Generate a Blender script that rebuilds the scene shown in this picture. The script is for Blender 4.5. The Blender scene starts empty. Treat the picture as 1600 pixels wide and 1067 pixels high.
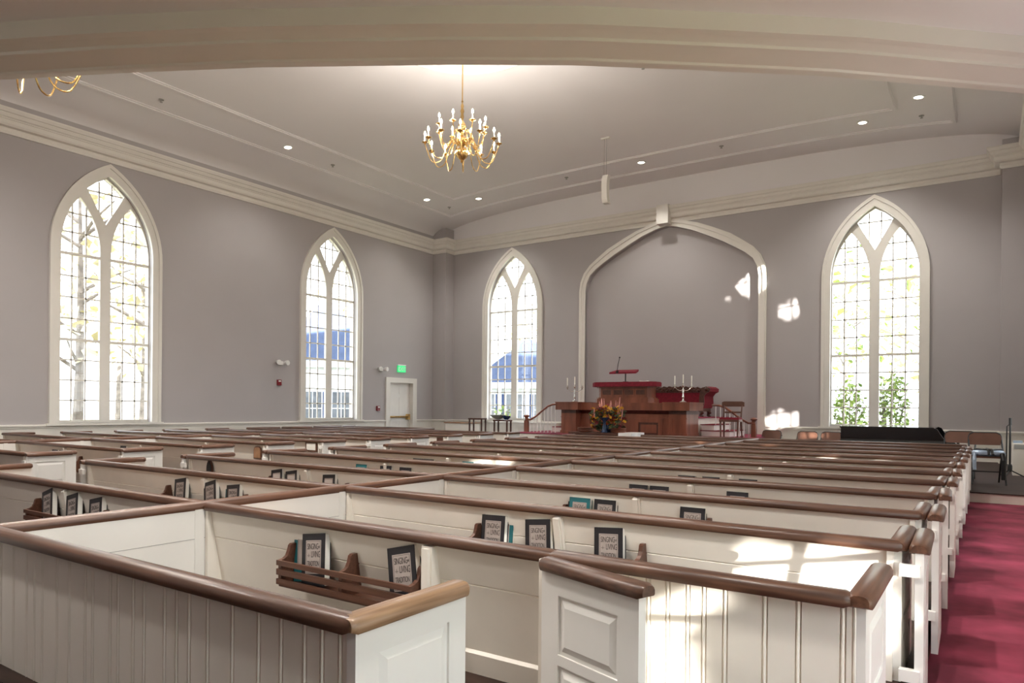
import bpy, bmesh, math, random
from mathutils import Vector, Matrix
random.seed(7)
C = bpy.context.scene.collection
SC = bpy.context.scene
PI = math.pi
# ------------------------------------------------------------------ camera
YAW, ROLL = 0.595806, 0.0084479
EYE = Vector((0, 0, 1.25))
cam_d = bpy.data.cameras.new('camera')
cam_d.sensor_width = 36.0
cam_d.lens = 36.0 * 1098.638 / 1600.0
cam_d.shift_y = (637.164 - 533.5) / 1600.0
cam_d.clip_start = 0.05
cam_d.clip_end = 400
cam = bpy.data.objects.new('camera', cam_d)
C.objects.link(cam)
_f = Vector((-math.sin(YAW), math.cos(YAW), 0))
_r = Vector((math.cos(YAW), math.sin(YAW), 0))
_u = Vector((0, 0, 1))
_r2 = _r * math.cos(ROLL) + _u * math.sin(ROLL)
_u2 = -_r * math.sin(ROLL) + _u * math.cos(ROLL)
cam.matrix_world = Matrix(((_r2.x, _u2.x, -_f.x, EYE.x), (_r2.y, _u2.y, -_f.y, EYE.y), (_r2.z, _u2.z, -_f.z, EYE.z), (0, 0, 0, 1)))
SC.camera = cam
# ------------------------------------------------------------------ view, world, sun
SC.view_settings.view_transform = 'Standard'
SC.view_settings.look = 'None'
SC.view_settings.gamma = 1.0
SC.view_settings.use_curve_mapping = False
SC.view_settings.exposure = 0.47
SC.cycles.use_denoising = True
try:
    SC.cycles.denoiser = 'OPENIMAGEDENOISE'
except Exception:
    pass
SC.cycles.max_bounces = 10
SC.cycles.diffuse_bounces = 6
SC.cycles.transparent_max_bounces = 24
SC.cycles.sample_clamp_indirect = 4.0
SC.cycles.caustics_reflective = False
SC.cycles.caustics_refractive = False
world = bpy.data.worlds.new('sky')
SC.world = world
world.use_nodes = True
bg = world.node_tree.nodes['Background']
bg.inputs[0].default_value = (0.90, 0.95, 1.0, 1)
bg.inputs[1].default_value = 4.8
SUN_EL, SUN_AZ = math.radians(8.3), math.radians(51.6)
SUN_DIR = Vector((-math.cos(SUN_EL) * math.sin(SUN_AZ), math.cos(SUN_EL) * math.cos(SUN_AZ), -math.sin(SUN_EL)))   # travel direction
sd = bpy.data.lights.new('sun', 'SUN')
sd.energy = 24.0
sd.angle = math.radians(0.6)
sd.color = (1.0, 0.93, 0.84)
so = bpy.data.objects.new('sun', sd)
C.objects.link(so)
so.location = (20, -20, 15)
so.rotation_euler = SUN_DIR.to_track_quat('-Z', 'Y').to_euler()

# ------------------------------------------------------------------ materials
def rgb(h):
    return tuple(((int(h[i:i + 2], 16) / 255 + 0.055) / 1.055) ** 2.4 if int(h[i:i + 2], 16) > 10 else int(h[i:i + 2], 16) / 255 / 12.92 for i in (0, 2, 4)) + (1,)

def mat(name, col, rough=0.5, metal=0.0, var=0.06, scale=6.0, stretch=(1, 1, 1), bump=0.0, emit=None, estr=0.0, spec=0.5, col2=None, coat=0.0):
    m = bpy.data.materials.new(name)
    m.use_nodes = True
    nt = m.node_tree
    b = nt.nodes['Principled BSDF']
    b.inputs['Roughness'].default_value = rough
    b.inputs['Metallic'].default_value = metal
    b.inputs['Specular IOR Level'].default_value = spec
    if coat:
        b.inputs['Coat Weight'].default_value = coat
        b.inputs['Coat Roughness'].default_value = 0.08
    tc = nt.nodes.new('ShaderNodeTexCoord')
    mp = nt.nodes.new('ShaderNodeMapping')
    mp.inputs['Scale'].default_value = stretch
    nz = nt.nodes.new('ShaderNodeTexNoise')
    nz.inputs['Scale'].default_value = scale
    nz.inputs['Detail'].default_value = 5
    rp = nt.nodes.new('ShaderNodeValToRGB')
    c2 = col2 or tuple(c * (1 - var) for c in col[:3]) + (1,)
    c1 = tuple(min(1, c * (1 + var)) for c in col[:3]) + (1,)
    rp.color_ramp.elements[0].position = 0.32
    rp.color_ramp.elements[1].position = 0.68
    rp.color_ramp.elements[0].color = c2
    rp.color_ramp.elements[1].color = c1
    nt.links.new(tc.outputs['Object'], mp.inputs['Vector'])
    nt.links.new(mp.outputs['Vector'], nz.inputs['Vector'])
    nt.links.new(nz.outputs['Fac'], rp.inputs['Fac'])
    nt.links.new(rp.outputs['Color'], b.inputs['Base Color'])
    if bump:
        bp = nt.nodes.new('ShaderNodeBump')
        bp.inputs['Strength'].default_value = bump
        bp.inputs['Distance'].default_value = 0.01
        nt.links.new(nz.outputs['Fac'], bp.inputs['Height'])
        nt.links.new(bp.outputs['Normal'], b.inputs['Normal'])
    if emit:
        b.inputs['Emission Color'].default_value = emit
        b.inputs['Emission Strength'].default_value = estr
    return m

M = {}
M['wall'] = mat('lilac_grey_wall_paint', (0.44, 0.414, 0.416, 1), 0.75, var=0.015, scale=1.2)
M['ceil'] = mat('ceiling_paint', (0.83, 0.805, 0.81, 1), 0.8, var=0.012, scale=0.8)
M['trim'] = mat('cream_trim_paint', (0.78, 0.755, 0.70, 1), 0.4, var=0.02, scale=3)
M['pew'] = mat('white_pew_paint', (0.89, 0.84, 0.76, 1), 0.42, var=0.03, scale=3.5)
M['door'] = mat('white_door_paint', (0.86, 0.84, 0.805, 1), 0.42, var=0.02, scale=3.5)
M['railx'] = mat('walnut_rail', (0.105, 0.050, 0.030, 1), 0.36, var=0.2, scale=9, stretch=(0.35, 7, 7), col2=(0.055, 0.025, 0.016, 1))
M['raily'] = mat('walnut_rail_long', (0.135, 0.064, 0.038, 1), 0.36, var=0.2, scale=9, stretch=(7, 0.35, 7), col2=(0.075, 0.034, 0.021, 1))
M['worn'] = mat('worn_oak_rail', (0.31, 0.19, 0.11, 1), 0.36, var=0.2, scale=10, stretch=(7, 0.4, 7), col2=(0.21, 0.12, 0.065, 1))
M['rack'] = mat('rack_wood', (0.10, 0.042, 0.025, 1), 0.35, var=0.3, scale=12, stretch=(0.4, 6, 6), col2=(0.08, 0.03, 0.017, 1))
M['mahog'] = mat('mahogany', (0.22, 0.075, 0.042, 1), 0.3, var=0.22, scale=5, stretch=(1, 1, 0.18), col2=(0.135, 0.042, 0.024, 1))
M['dkwood'] = mat('dark_carved_wood', (0.075, 0.028, 0.018, 1), 0.35, var=0.3, scale=14)
M['velvet'] = mat('crimson_velvet', (0.20, 0.008, 0.022, 1), 0.85, var=0.2, scale=20)
M['carpet'] = mat('crimson_carpet', (0.31, 0.042, 0.085, 1), 0.95, var=0.25, scale=2.2, bump=0.4, col2=(0.15, 0.016, 0.036, 1))
M['floor'] = mat('dark_floorboards', (0.04, 0.022, 0.017, 1), 0.5, var=0.4, scale=4, stretch=(0.5, 5, 1), spec=0.2)
M['brass'] = mat('polished_brass', (0.78, 0.53, 0.22, 1), 0.2, 1.0, var=0.08)
M['silver'] = mat('silver', (0.72, 0.70, 0.66, 1), 0.2, 1.0, var=0.06)
M['black'] = mat('black_lacquer', (0.006, 0.006, 0.008, 1), 0.08, var=0.2, coat=0.6)
M['blackm'] = mat('black_metal', (0.012, 0.012, 0.013, 1), 0.45, var=0.2)
M['bookblk'] = mat('black_book_cloth', (0.012, 0.011, 0.015, 1), 0.5, var=0.2)
M['bookteal'] = mat('teal_book_cloth', (0.012, 0.13, 0.15, 1), 0.5, var=0.15)
M['page'] = mat('book_pages', (0.83, 0.81, 0.75, 1), 0.8, var=0.05, scale=120, stretch=(1, 20, 1))
M['plate'] = mat('book_title_panel', (0.42, 0.36, 0.33, 1), 0.6, var=0.06, scale=30)
M['ink'] = mat('book_lettering', (0.05, 0.04, 0.04, 1), 0.6)
M['white'] = mat('white_enamel', (0.82, 0.82, 0.80, 1), 0.4, var=0.01)
M['candle'] = mat('candle_wax', (0.85, 0.82, 0.72, 1), 0.5, var=0.02)
M['bulb'] = mat('lit_bulb', (1, 0.85, 0.6, 1), 0.3, emit=(1, 0.80, 0.50, 1), estr=60.0)
M['lamp'] = mat('lit_downlight', (1, 0.95, 0.85, 1), 0.3, emit=(1, 0.93, 0.80, 1), estr=7.0)
M['red'] = mat('alarm_red', (0.22, 0.012, 0.02, 1), 0.35)
M['green'] = mat('exit_green', (0.03, 0.5, 0.16, 1), 0.4, emit=(0.06, 0.9, 0.3, 1), estr=0.55)
M['grey'] = mat('grey_plastic', (0.36, 0.35, 0.33, 1), 0.5, var=0.04)
M['steel'] = mat('brown_steel', (0.16, 0.075, 0.05, 1), 0.35, 0.2, var=0.1)
M['bluegl'] = mat('blue_glaze', (0.015, 0.035, 0.085, 1), 0.15, var=0.2)
M['cloth'] = mat('white_cloth', (0.78, 0.76, 0.76, 1), 0.8, var=0.04)
M['seatw'] = mat('honey_wood', (0.32, 0.17, 0.09, 1), 0.4, var=0.2, scale=10)
M['foil'] = mat('silver_blue_wrap', (0.42, 0.52, 0.66, 1), 0.3, 0.2, var=0.25, scale=9, bump=0.6)
M['leafd'] = mat('dark_leaf', (0.03, 0.055, 0.018, 1), 0.6, var=0.4, scale=20)
M['fly'] = mat('yellow_petals', (0.68, 0.36, 0.012, 1), 0.7, var=0.25, scale=30)
M['flo'] = mat('orange_petals', (0.55, 0.10, 0.012, 1), 0.7, var=0.3, scale=30)
M['flr'] = mat('russet_petals', (0.20, 0.018, 0.022, 1), 0.7, var=0.3, scale=30)
M['flp'] = mat('pink_plumes', (0.50, 0.22, 0.19, 1), 0.8, var=0.25, scale=30)
M['glassbowl'] = mat('pale_glass_bowl', (0.55, 0.62, 0.56, 1), 0.1, var=0.05)
M['foliage'] = mat('sunlit_green_foliage', (0.28, 0.36, 0.10, 1), 0.7, var=0.4, scale=2.5, col2=(0.10, 0.17, 0.04, 1))
M['autumn'] = mat('yellow_autumn_foliage', (0.66, 0.58, 0.36, 1), 0.8, var=0.2, scale=1.5, col2=(0.45, 0.42, 0.26, 1))
M['bark'] = mat('tree_bark', (0.20, 0.17, 0.15, 1), 0.9, var=0.4, scale=5)
M['grass'] = mat('leaf_strewn_lawn', (0.34, 0.32, 0.20, 1), 0.95, var=0.3, scale=0.6)
M['siding'] = mat('white_siding', (0.70, 0.74, 0.80, 1), 0.7, var=0.03)
M['roofb'] = mat('slate_blue_roof', (0.05, 0.075, 0.16, 1), 0.7, var=0.15, scale=3)
M['shut'] = mat('blue_shutters', (0.04, 0.07, 0.19, 1), 0.6, var=0.15)
M['dkglass'] = mat('dark_panes', (0.10, 0.11, 0.13, 1), 0.1, var=0.4, scale=1.5)
def glass_mat():
    m = bpy.data.materials.new('window_glass')
    m.use_nodes = True
    nt = m.node_tree
    nt.nodes.clear()
    o = nt.nodes.new('ShaderNodeOutputMaterial')
    t = nt.nodes.new('ShaderNodeBsdfTransparent')
    t.inputs[0].default_value = (0.96, 0.98, 0.98, 1)
    g = nt.nodes.new('ShaderNodeBsdfGlossy')
    g.inputs['Roughness'].default_value = 0.03
    x = nt.nodes.new('ShaderNodeMixShader')
    x.inputs[0].default_value = 0.05
    nt.links.new(t.outputs[0], x.inputs[1])
    nt.links.new(g.outputs[0], x.inputs[2])
    nt.links.new(x.outputs[0], o.inputs[0])
    return m
M['glass'] = glass_mat()

# ------------------------------------------------------------------ mesh helpers
class MB:
    def __init__(s, mtx=None):
        s.v, s.f, s.m = [], [], mtx
    def add(s, vs, fs, mtx=None):
        k = len(s.v)
        t = mtx or s.m
        s.v += [tuple(t @ Vector(p)) if t else tuple(p) for p in vs]
        s.f += [tuple(i + k for i in f) for f in fs]
        return s
    def box(s, x0, x1, y0, y1, z0, z1, mtx=None):
        vs = [(x0, y0, z0), (x1, y0, z0), (x1, y1, z0), (x0, y1, z0), (x0, y0, z1), (x1, y0, z1), (x1, y1, z1), (x0, y1, z1)]
        return s.add(vs, [(0, 3, 2, 1), (4, 5, 6, 7), (0, 1, 5, 4), (1, 2, 6, 5), (2, 3, 7, 6), (3, 0, 4, 7)], mtx)
    def prism(s, poly, a, b, axis='x', mtx=None):
        n = len(poly)
        def pt(p, t):
            return (t, p[0], p[1]) if axis == 'x' else (p[0], t, p[1]) if axis == 'y' else (p[0], p[1], t)
        vs = [pt(p, a) for p in poly] + [pt(p, b) for p in poly]
        fs = [(i, (i + 1) % n, n + (i + 1) % n, n + i) for i in range(n)]
        fs += [tuple(range(n - 1, -1, -1)), tuple(range(n, 2 * n))]
        return s.add(vs, fs, mtx)
    def tube(s, pts, r, seg=8, closed=False, mtx=None, cap=True):
        pts = [Vector(p) for p in pts]
        n = len(pts)
        rs = r if isinstance(r, (list, tuple)) else [r] * n
        vs, fs = [], []
        up = None
        for i, p in enumerate(pts):
            if closed:
                d = pts[(i + 1) % n] - pts[i - 1]
            else:
                d = pts[min(i + 1, n - 1)] - pts[max(i - 1, 0)]
            d.normalize()
            if up is None:
                up = Vector((0, 0, 1)) if abs(d.z) < 0.9 else Vector((1, 0, 0))
            a = d.cross(up).normalized()
            bb = a.cross(d).normalized()
            up = bb
            for k in range(seg):
                th = 2 * PI * k / seg
                vs.append(p + a * math.cos(th) * rs[i] + bb * math.sin(th) * rs[i])
        for i in range(n if closed else n - 1):
            for k in range(seg):
                j = (i + 1) % n
                fs.append((i * seg + k, i * seg + (k + 1) % seg, j * seg + (k + 1) % seg, j * seg + k))
        if cap and not closed:
            fs.append(tuple(range(seg - 1, -1, -1)))
            fs.append(tuple((n - 1) * seg + k for k in range(seg)))
        return s.add(vs, fs, mtx)
    def lathe(s, prof, cx=0, cy=0, cz=0, seg=16, mtx=None, caps=True):
        vs, fs = [], []
        n = len(prof)
        for (r, z) in prof:
            for k in range(seg):
                th = 2 * PI * k / seg
                vs.append((cx + max(r, 1e-4) * math.cos(th), cy + max(r, 1e-4) * math.sin(th), cz + z))
        for i in range(n - 1):
            for k in range(seg):
                fs.append((i * seg + k, i * seg + (k + 1) % seg, (i + 1) * seg + (k + 1) % seg, (i + 1) * seg + k))
        if caps:
            fs.append(tuple(range(seg - 1, -1, -1)))
            fs.append(tuple((n - 1) * seg + k for k in range(seg)))
        return s.add(vs, fs, mtx)
    def ball(s, c, r, seg=10, rings=6, sz=1.0, mtx=None):
        return s.lathe([(r * math.sin(PI * i / rings), -r * sz * math.cos(PI * i / rings)) for i in range(rings + 1)], c[0], c[1], c[2], seg, mtx)
    def sweep(s, path, prof, right=True, mtx=None, closed_prof=True):
        """profile (n, z) swept along a plan path [(x, y)], n to the right of travel"""
        P = [Vector((p[0], p[1])) for p in path]
        n = len(P)
        vs, fs = [], []
        m = len(prof)
        for i in range(n):
            ds = []
            if i > 0: ds.append((P[i] - P[i - 1]).normalized())
            if i < n - 1: ds.append((P[i + 1] - P[i]).normalized())
            ns = [Vector((d.y, -d.x)) for d in ds]
            if len(ns) == 2:
                b = ns[0] + ns[1]
                b = b / max(1e-6, b.dot(ns[0]))
            else:
                b = ns[0]
            for (a, z) in prof:
                q = P[i] + b * a
                vs.append((q.x, q.y, z))
        for i in range(n - 1):
            for k in range(m if closed_prof else m - 1):
                fs.append((i * m + k, i * m + (k + 1) % m, (i + 1) * m + (k + 1) % m, (i + 1) * m + k))
        if closed_prof:
            fs.append(tuple(range(m)))
            fs.append(tuple((n - 1) * m + k for k in range(m - 1, -1, -1)))
        return s.add(vs, fs, mtx)
    def build(s, name, material, parent=None, smooth=False, link=True):
        me = bpy.data.meshes.new(name)
        me.from_pydata(s.v, [], s.f)
        bm = bmesh.new()
        bm.from_mesh(me)
        bmesh.ops.recalc_face_normals(bm, faces=bm.faces)
        bm.to_mesh(me)
        bm.free()
        if smooth:
            for p in me.polygons:
                p.use_smooth = True
            try:
                me.set_sharp_from_angle(angle=math.radians(38))
            except Exception:
                pass
        me.materials.append(material)
        o = bpy.data.objects.new(name, me)
        if link:
            C.objects.link(o)
        if parent:
            o.parent = parent
        return o

def plate(loops, depth0, depth1, fmap, name, material, parent=None):
    """flat plate with holes: loops = [outline, hole, ...] in 2-D, extruded between two depths; fmap(u, v, d) -> xyz"""
    bm = bmesh.new()
    ring = []
    for lp in loops:
        vs = [bm.verts.new((p[0], p[1], 0)) for p in lp]
        es = [bm.edges.new((vs[i], vs[(i + 1) % len(vs)])) for i in range(len(vs))]
        ring.append(vs)
    bmesh.ops.triangle_fill(bm, use_beauty=True, use_dissolve=False, edges=bm.edges[:], normal=(0, 0, 1))
    bm.verts.index_update()
    tris = [tuple(v.index for v in f.verts) for f in bm.faces]
    co = [(v.co.x, v.co.y) for v in bm.verts]
    n = len(co)
    vs = [fmap(u, v, depth0) for u, v in co] + [fmap(u, v, depth1) for u, v in co]
    fs = list(tris) + [tuple(i + n for i in reversed(t)) for t in tris]
    for r in ring:
        ids = [v.index for v in r]
        for i in range(len(ids)):
            a, b = ids[i], ids[(i + 1) % len(ids)]
            fs.append((a, b, b + n, a + n))
    bm.free()
    mb = MB()
    mb.add(vs, fs)
    return mb.build(name, material, parent)

def tag(o, label=None, cat=None, group=None, kind=None):
    if label: o['label'] = label
    if cat: o['category'] = cat
    if group: o['group'] = group
    if kind: o['kind'] = kind
    return o
def thing(name, label, cat, loc=(0, 0, 0), rz=0.0, group=None):
    o = bpy.data.objects.new(name, None)
    o.empty_display_size = 0.1
    C.objects.link(o)
    o.location = loc
    o.rotation_euler = (0, 0, rz)
    return tag(o, label, cat, group)
def struct(o):
    o['kind'] = 'structure'
    return o
def copy_tree(o, parent=None):
    c = o.copy()
    C.objects.link(c)
    if parent: c.parent = parent
    for ch in o.children:
        copy_tree(ch, c)
    return c
def loc(x, y, z): return Matrix.Translation((x, y, z))
def rotz(a): return Matrix.Rotation(a, 4, 'Z')
def frame_m(o, u, w):
    """matrix with local x along u, z up, y = w"""
    u = Vector(u).normalized(); w = Vector(w).normalized()
    return Matrix(((u.x, w.x, 0, o[0]), (u.y, w.y, 0, o[1]), (u.z, w.z, 1, o[2]), (0, 0, 0, 1)))

# ------------------------------------------------------------------ room constants
XL, XR, YF, YB = -15.625, 0.75, 18.65, -2.6
XC = -7.48
PD, PW = 0.44, 0.55          # corner pilaster depth / width
Z0P = 0.2                    # pew floor
ROW = lambda k: 1.18 + 0.965 * k
def vault(x):
    d = min(1.0, abs(x + 7.45) / 8.25)
    return 6.80 + 0.87 * (1 - d ** 2.9) ** (1 / 2.9)

def gothic(w, zb, zs, rise, n=14, c=0.0):
    """pointed arch outline, counter-clockwise from bottom left"""
    R = (w * w + rise * rise) / (2 * w)
    pts = [(c - w, zb), (c + w, zb)]
    amax = math.asin(min(1, rise / R))
    right = [(c + w - R + R * math.cos(amax * i / n), zs + R * math.sin(amax * i / n)) for i in range(n + 1)]
    left = [(2 * c - p[0], p[1]) for p in right[:-1]][::-1]
    return pts[:2] + right + left
def gothic_hw(w, zs, rise, z):
    if z <= zs: return w
    R = (w * w + rise * rise) / (2 * w)
    return max(0.0, w - R + math.sqrt(max(0, R * R - (z - zs) ** 2)))

# ------------------------------------------------------------------ window builder
WZ0, WZS = 0.86, 4.48
LC, LW, LRISE = 0.52, 0.41, 1.10
def kite():
    return [(0, 5.10), (0.13, 5.33), (0.27, 5.58), (0.385, 5.80), (0.2, 5.97), (0, 6.09), (-0.2, 5.97), (-0.385, 5.80), (-0.27, 5.58), (-0.13, 5.33)]
def lancet(c):
    return gothic(LW, 0.92, WZS, LRISE, 12, c)
def make_window(name, fmap):
    """fmap(u, v, d): u along wall, v up, d outward depth (positive = outside)"""
    casing = plate([gothic(1.15, 0.84, WZS, 1.90), gothic(0.95, 0.86, WZS, 1.64)], -0.045, 0.02, fmap, name, M['trim'])
    struct(casing)
    plate([gothic(1.15, 0.84, WZS, 1.90), gothic(1.085, 0.86, WZS, 1.81)], -0.07, -0.045, fmap, 'casing_moulding', M['trim'], casing)
    plate([gothic(0.955, 0.86, WZS, 1.65), lancet(-LC), lancet(LC), kite()], 0.12, 0.19, fmap, 'window_frame', M['trim'], casing)
    mb = MB()
    def bar(u0, u1, v0, v1, d0, d1):
        q = [fmap(u, v, d) for d in (d0, d1) for (u, v) in ((u0, v0), (u1, v0), (u1, v1), (u0, v1))]
        mb.add(q, [(0, 1, 2, 3), (4, 7, 6, 5), (0, 4, 5, 1), (1, 5, 6, 2), (2, 6, 7, 3), (3, 7, 4, 0)])
    t = 0.015
    for c in (-LC, LC):
        for u in (-LW / 3, LW / 3):
            z = WZS
            while gothic_hw(LW, WZS, LRISE, z) > LW / 3 and z < 5.6: z += 0.02
            bar(c + u - t, c + u + t, 0.92, z, 0.145, 0.17)
        for z in (1.33, 1.75, 2.17, 3.03, 3.47, 3.91, 4.82, 5.22):
            h = gothic_hw(LW, WZS, LRISE, z)
            bar(c - h, c + h, z - t, z + t, 0.145, 0.17)
    for u in (-0.13, 0.13):
        bar(u - t, u + t, 5.33, 6.0, 0.145, 0.17)
    bar(-0.36, 0.36, 5.78 - t, 5.78 + t, 0.145, 0.17)
    mb.build('muntins', M['trim'], casing)
    mb = MB()
    for c in (-LC, LC):
        for z in (2.59, 4.37):
            bar(c - LW - 0.01, c + LW + 0.01, z - 0.028, z + 0.028, 0.125, 0.185)
    mb.build('transom', M['trim'], casing)
    mb = MB()
    for lp in (lancet(-LC), lancet(LC), kite()):
        k = len(mb.v)
        mb.v += [tuple(fmap(u, v, 0.16)) for u, v in lp]
        mb.f.append(tuple(range(k, k + len(lp))))
    mb.build('pane', M['glass'], casing)
    mb = MB()
    bar(-1.2, 1.2, 0.815, 0.86, -0.09, 0.12)
    mb.build('window_sill', M['trim'], casing)
    return casing
OPEN = lambda c: gothic(0.955, WZ0, WZS, 1.65, 14, c)

# ------------------------------------------------------------------ shell
fl = lambda u, v, d: (XL - d, u, v)
fr = lambda u, v, d: (XR + d, u, v)
ff = lambda u, v, d: (u, YF + d, v)
WL = (7.6, 13.8)
WR = (7.7, 14.0)
WF = (XC - 5.18, XC + 5.2)
DOOR = (16.14, 17.22, 2.03)
struct(plate([[(YB, -0.4), (YF + 0.3, -0.4), (YF + 0.3, 8.2), (YB, 8.2)], OPEN(WL[0]), OPEN(WL[1]),
              [(DOOR[0], 0.0), (DOOR[1], 0.0), (DOOR[1], DOOR[2]), (DOOR[0], DOOR[2])]], 0.0, 0.3, fl, 'wall_left', M['wall']))
ADDED_WIN = [(0.22, 0.3), (2.75, 0.3), (2.75, 2.75), (0.22, 2.75)]
struct(plate([[(YB, -0.4), (YF + 0.3, -0.4), (YF + 0.3, 8.2), (YB, 8.2)], OPEN(WR[0]), OPEN(WR[1]), ADDED_WIN], 0.0, 0.3, fr, 'wall_right', M['wall']))
def tudor(half):
    return [(-p[0] + XC, p[1]) for p in half] + [(p[0] + XC, p[1]) for p in half[::-1] if p[0] > 0]
T_IN = [(2.53, 0.0), (2.53, 4.75), (2.49, 4.98), (2.38, 5.2), (2.17, 5.38), (1.92, 5.54), (1.58, 5.74), (1.15, 5.96), (0.72, 6.16), (0.3, 6.30), (0, 6.36)]
T_OUT = [(2.73, 0.0), (2.73, 4.75), (2.69, 5.02), (2.58, 5.28), (2.38, 5.51), (2.12, 5.70), (1.8, 5.92), (1.3, 6.16), (0.9, 6.33), (0.4, 6.47), (0, 6.54)]
struct(plate([[(XL - 0.3, -0.4), (XR + 0.3, -0.4), (XR + 0.3, 8.2), (XL - 0.3, 8.2)], OPEN(WF[0]), OPEN(WF[1]), tudor(T_IN)], 0.0, 0.17, ff, 'wall_front', M['wall']))
struct(MB().box(XC - 2.8, XC + 2.8, YF + 0.17, YF + 0.5, -0.4, 6.9).build('wall_recess', M['wall']))
struct(MB().box(XL - 0.3, XR + 0.3, YB - 0.3, YB, -0.4, 8.2).build('wall_rear', M['wall']))
struct(MB().box(XL - 0.3, XR + 0.3, YB - 0.3, YF + 0.5, -0.5, 0.0).build('floor', M['floor']))
struct(MB().box(-0.29, XR, YB, 11.54, 0.0, 0.012).build('floor_carpet', M['carpet']))
# vaulted ceiling
mb = MB()
xs = [XL - 0.3 + (XR - XL + 0.6) * (0.5 - 0.5 * math.cos(PI * i / 96)) for i in range(97)]
vs = []
for x in xs:
    z = vault(x)
    vs += [(x, YB, z), (x, YF + 0.1, z), (x, YB, 8.4), (x, YF + 0.1, 8.4)]
fs = []
for i in range(96):
    a = 4 * i
    fs += [(a, a + 4, a + 5, a + 1), (a + 2, a + 3, a + 7, a + 6)]
mb.add(vs, fs)
o = struct(mb.build('ceiling', M['ceil'], smooth=True))
# ceiling mouldings: two rectangles following the vault, plus the medallion
def ceil_rect(half, yend, w):
    mb = MB()
    cx = -7.55
    ynear = 2 * 9.43 - yend
    for sx in (-1, 1):
        x = cx + sx * half
        z = vault(x)
        sl = (vault(x + 0.02) - vault(x - 0.02)) / 0.04
        for a, b, h in ((-w, w, 0.022), (-w * 0.45, w * 0.45, 0.045)):
            mb.prism([(x + a, z + a * sl + 0.03), (x + b, z + b * sl + 0.03), (x + b, z + b * sl - h), (x + a, z + a * sl - h)], ynear - w, yend + w, 'y')
    for y in (ynear, yend):
        for k in range(36):
            xa, xb = cx - half + 2 * half * k / 36, cx - half + 2 * half * (k + 1) / 36
            za, zb = vault(xa), vault(xb)
            for a, b, h in ((-w, w, 0.022), (-w * 0.45, w * 0.45, 0.045)):
                mb.prism([(xa, za + 0.03), (xb, zb + 0.03), (xb, zb - h), (xa, za - h)], y + a, y + b, 'y')
    return mb
struct(ceil_rect(5.87, 16.55, 0.055).build('trim_1', M['ceil']))
struct(ceil_rect(6.9, 17.68, 0.06).build('trim_2', M['ceil']))
mb = MB()
for r0, r1, h in ((1.5, 1.38, 0.05), (1.42, 1.33, 0.085), (1.15, 1.08, 0.05)):
    ring = [(XC + 0.5 * (r0 + r1) * math.cos(2 * PI * i / 64), 9.43 + 0.5 * (r0 + r1) * math.sin(2 * PI * i / 64)) for i in range(65)]
    mb.sweep(ring, [((r0 - r1) / 2, vault(XC) + 0.02), ((r0 - r1) / 2, vault(XC) - h * 0.5), (0, vault(XC) - h), (-(r0 - r1) / 2, vault(XC) - h * 0.5), (-(r0 - r1) / 2, vault(XC) + 0.02)])
mb.lathe([(0.0, 0.0), (0.25, 0.0), (0.22, -0.05), (0.1, -0.08), (0.0, -0.09)], XC, 9.43, vault(XC) + 0.01, 32)
struct(mb.build('trim_medallion', M['trim'], smooth=True))
# lunette above the front cornice, painted like the ceiling
L_ = [(XL + 0.02 + (XR - XL - 0.04) * i / 60, ) for i in range(61)]
lun = [(p[0], vault(p[0]) + 0.02) for p in L_]
mb = MB()
mb.prism([(lun[0][0], 6.8)] + [(lun[-1][0], 6.8)] + lun[::-1], YF - 0.012, YF + 0.005, 'y')
struct(mb.build('wall_front_lunette', M['ceil']))
# corner pilasters
struct(MB().box(XL - 0.02, XL + PW, YF - PD, YF + 0.02, 0, 7.25).build('trim_pilaster_left', M['wall']))
struct(MB().box(XR - PW, XR + 0.02, YF - PD, YF + 0.02, 0, 7.05).build('trim_pilaster_right', M['wall']))
# cornice
PATH = [(XL, YB), (XL, YF - PD), (XL + PW, YF - PD), (XL + PW, YF), (XR - PW, YF), (XR - PW, YF - PD), (XR, YF - PD), (XR, YB)]
CORN = [(-0.02, 6.42), (0.03, 6.42), (0.045, 6.47), (0.04, 6.51), (0.04, 6.535), (0.13, 6.545), (0.15, 6.58), (0.15, 6.655), (0.165, 6.665), (0.165, 6.68), (0.20, 6.70), (0.225, 6.745), (0.225, 6.76), (0.255, 6.77), (0.275, 6.82), (0.275, 6.85), (-0.02, 6.90)]
struct(MB().sweep(PATH, CORN).build('trim_cornice', M['trim']))
struct(MB().box(XC - 0.17, XC + 0.17, YF - 0.34, YF + 0.02, 6.36, 6.88).build('trim_keystone', M['trim']))
# arch trim round the recess
mid = [((a[0] * 0.45 + b[0] * 0.55), (a[1] * 0.45 + b[1] * 0.55)) for a, b in zip(T_IN, T_OUT)]
out2 = [((a[0] * 0.15 + b[0] * 0.85), (a[1] * 0.15 + b[1] * 0.85)) for a, b in zip(T_IN, T_OUT)]
a_o = struct(plate([tudor(T_OUT) , tudor(T_IN)], -0.05, 0.06, ff, 'trim_arch', M['trim'])) if False else None
def arch_ring(A, B, d0, d1, name, parent=None):
    mb = MB()
    L1 = [(-p[0] + XC, p[1]) for p in A] + [(p[0] + XC, p[1]) for p in A[::-1] if p[0] > 0]
    L2 = [(-p[0] + XC, p[1]) for p in B] + [(p[0] + XC, p[1]) for p in B[::-1] if p[0] > 0]
    n = len(L1)
    vs = []
    for p, q in zip(L1, L2):
        vs += [ff(*p, d0), ff(*q, d0), ff(*q, d1), ff(*p, d1)]
    fs = []
    for i in range(n - 1):
        a, b = 4 * i, 4 * (i + 1)
        for k in range(4):
            fs.append((a + k, a + (k + 1) % 4, b + (k + 1) % 4, b + k))
    mb.add(vs, fs)
    return mb.build(name, M['trim'], parent)
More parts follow.
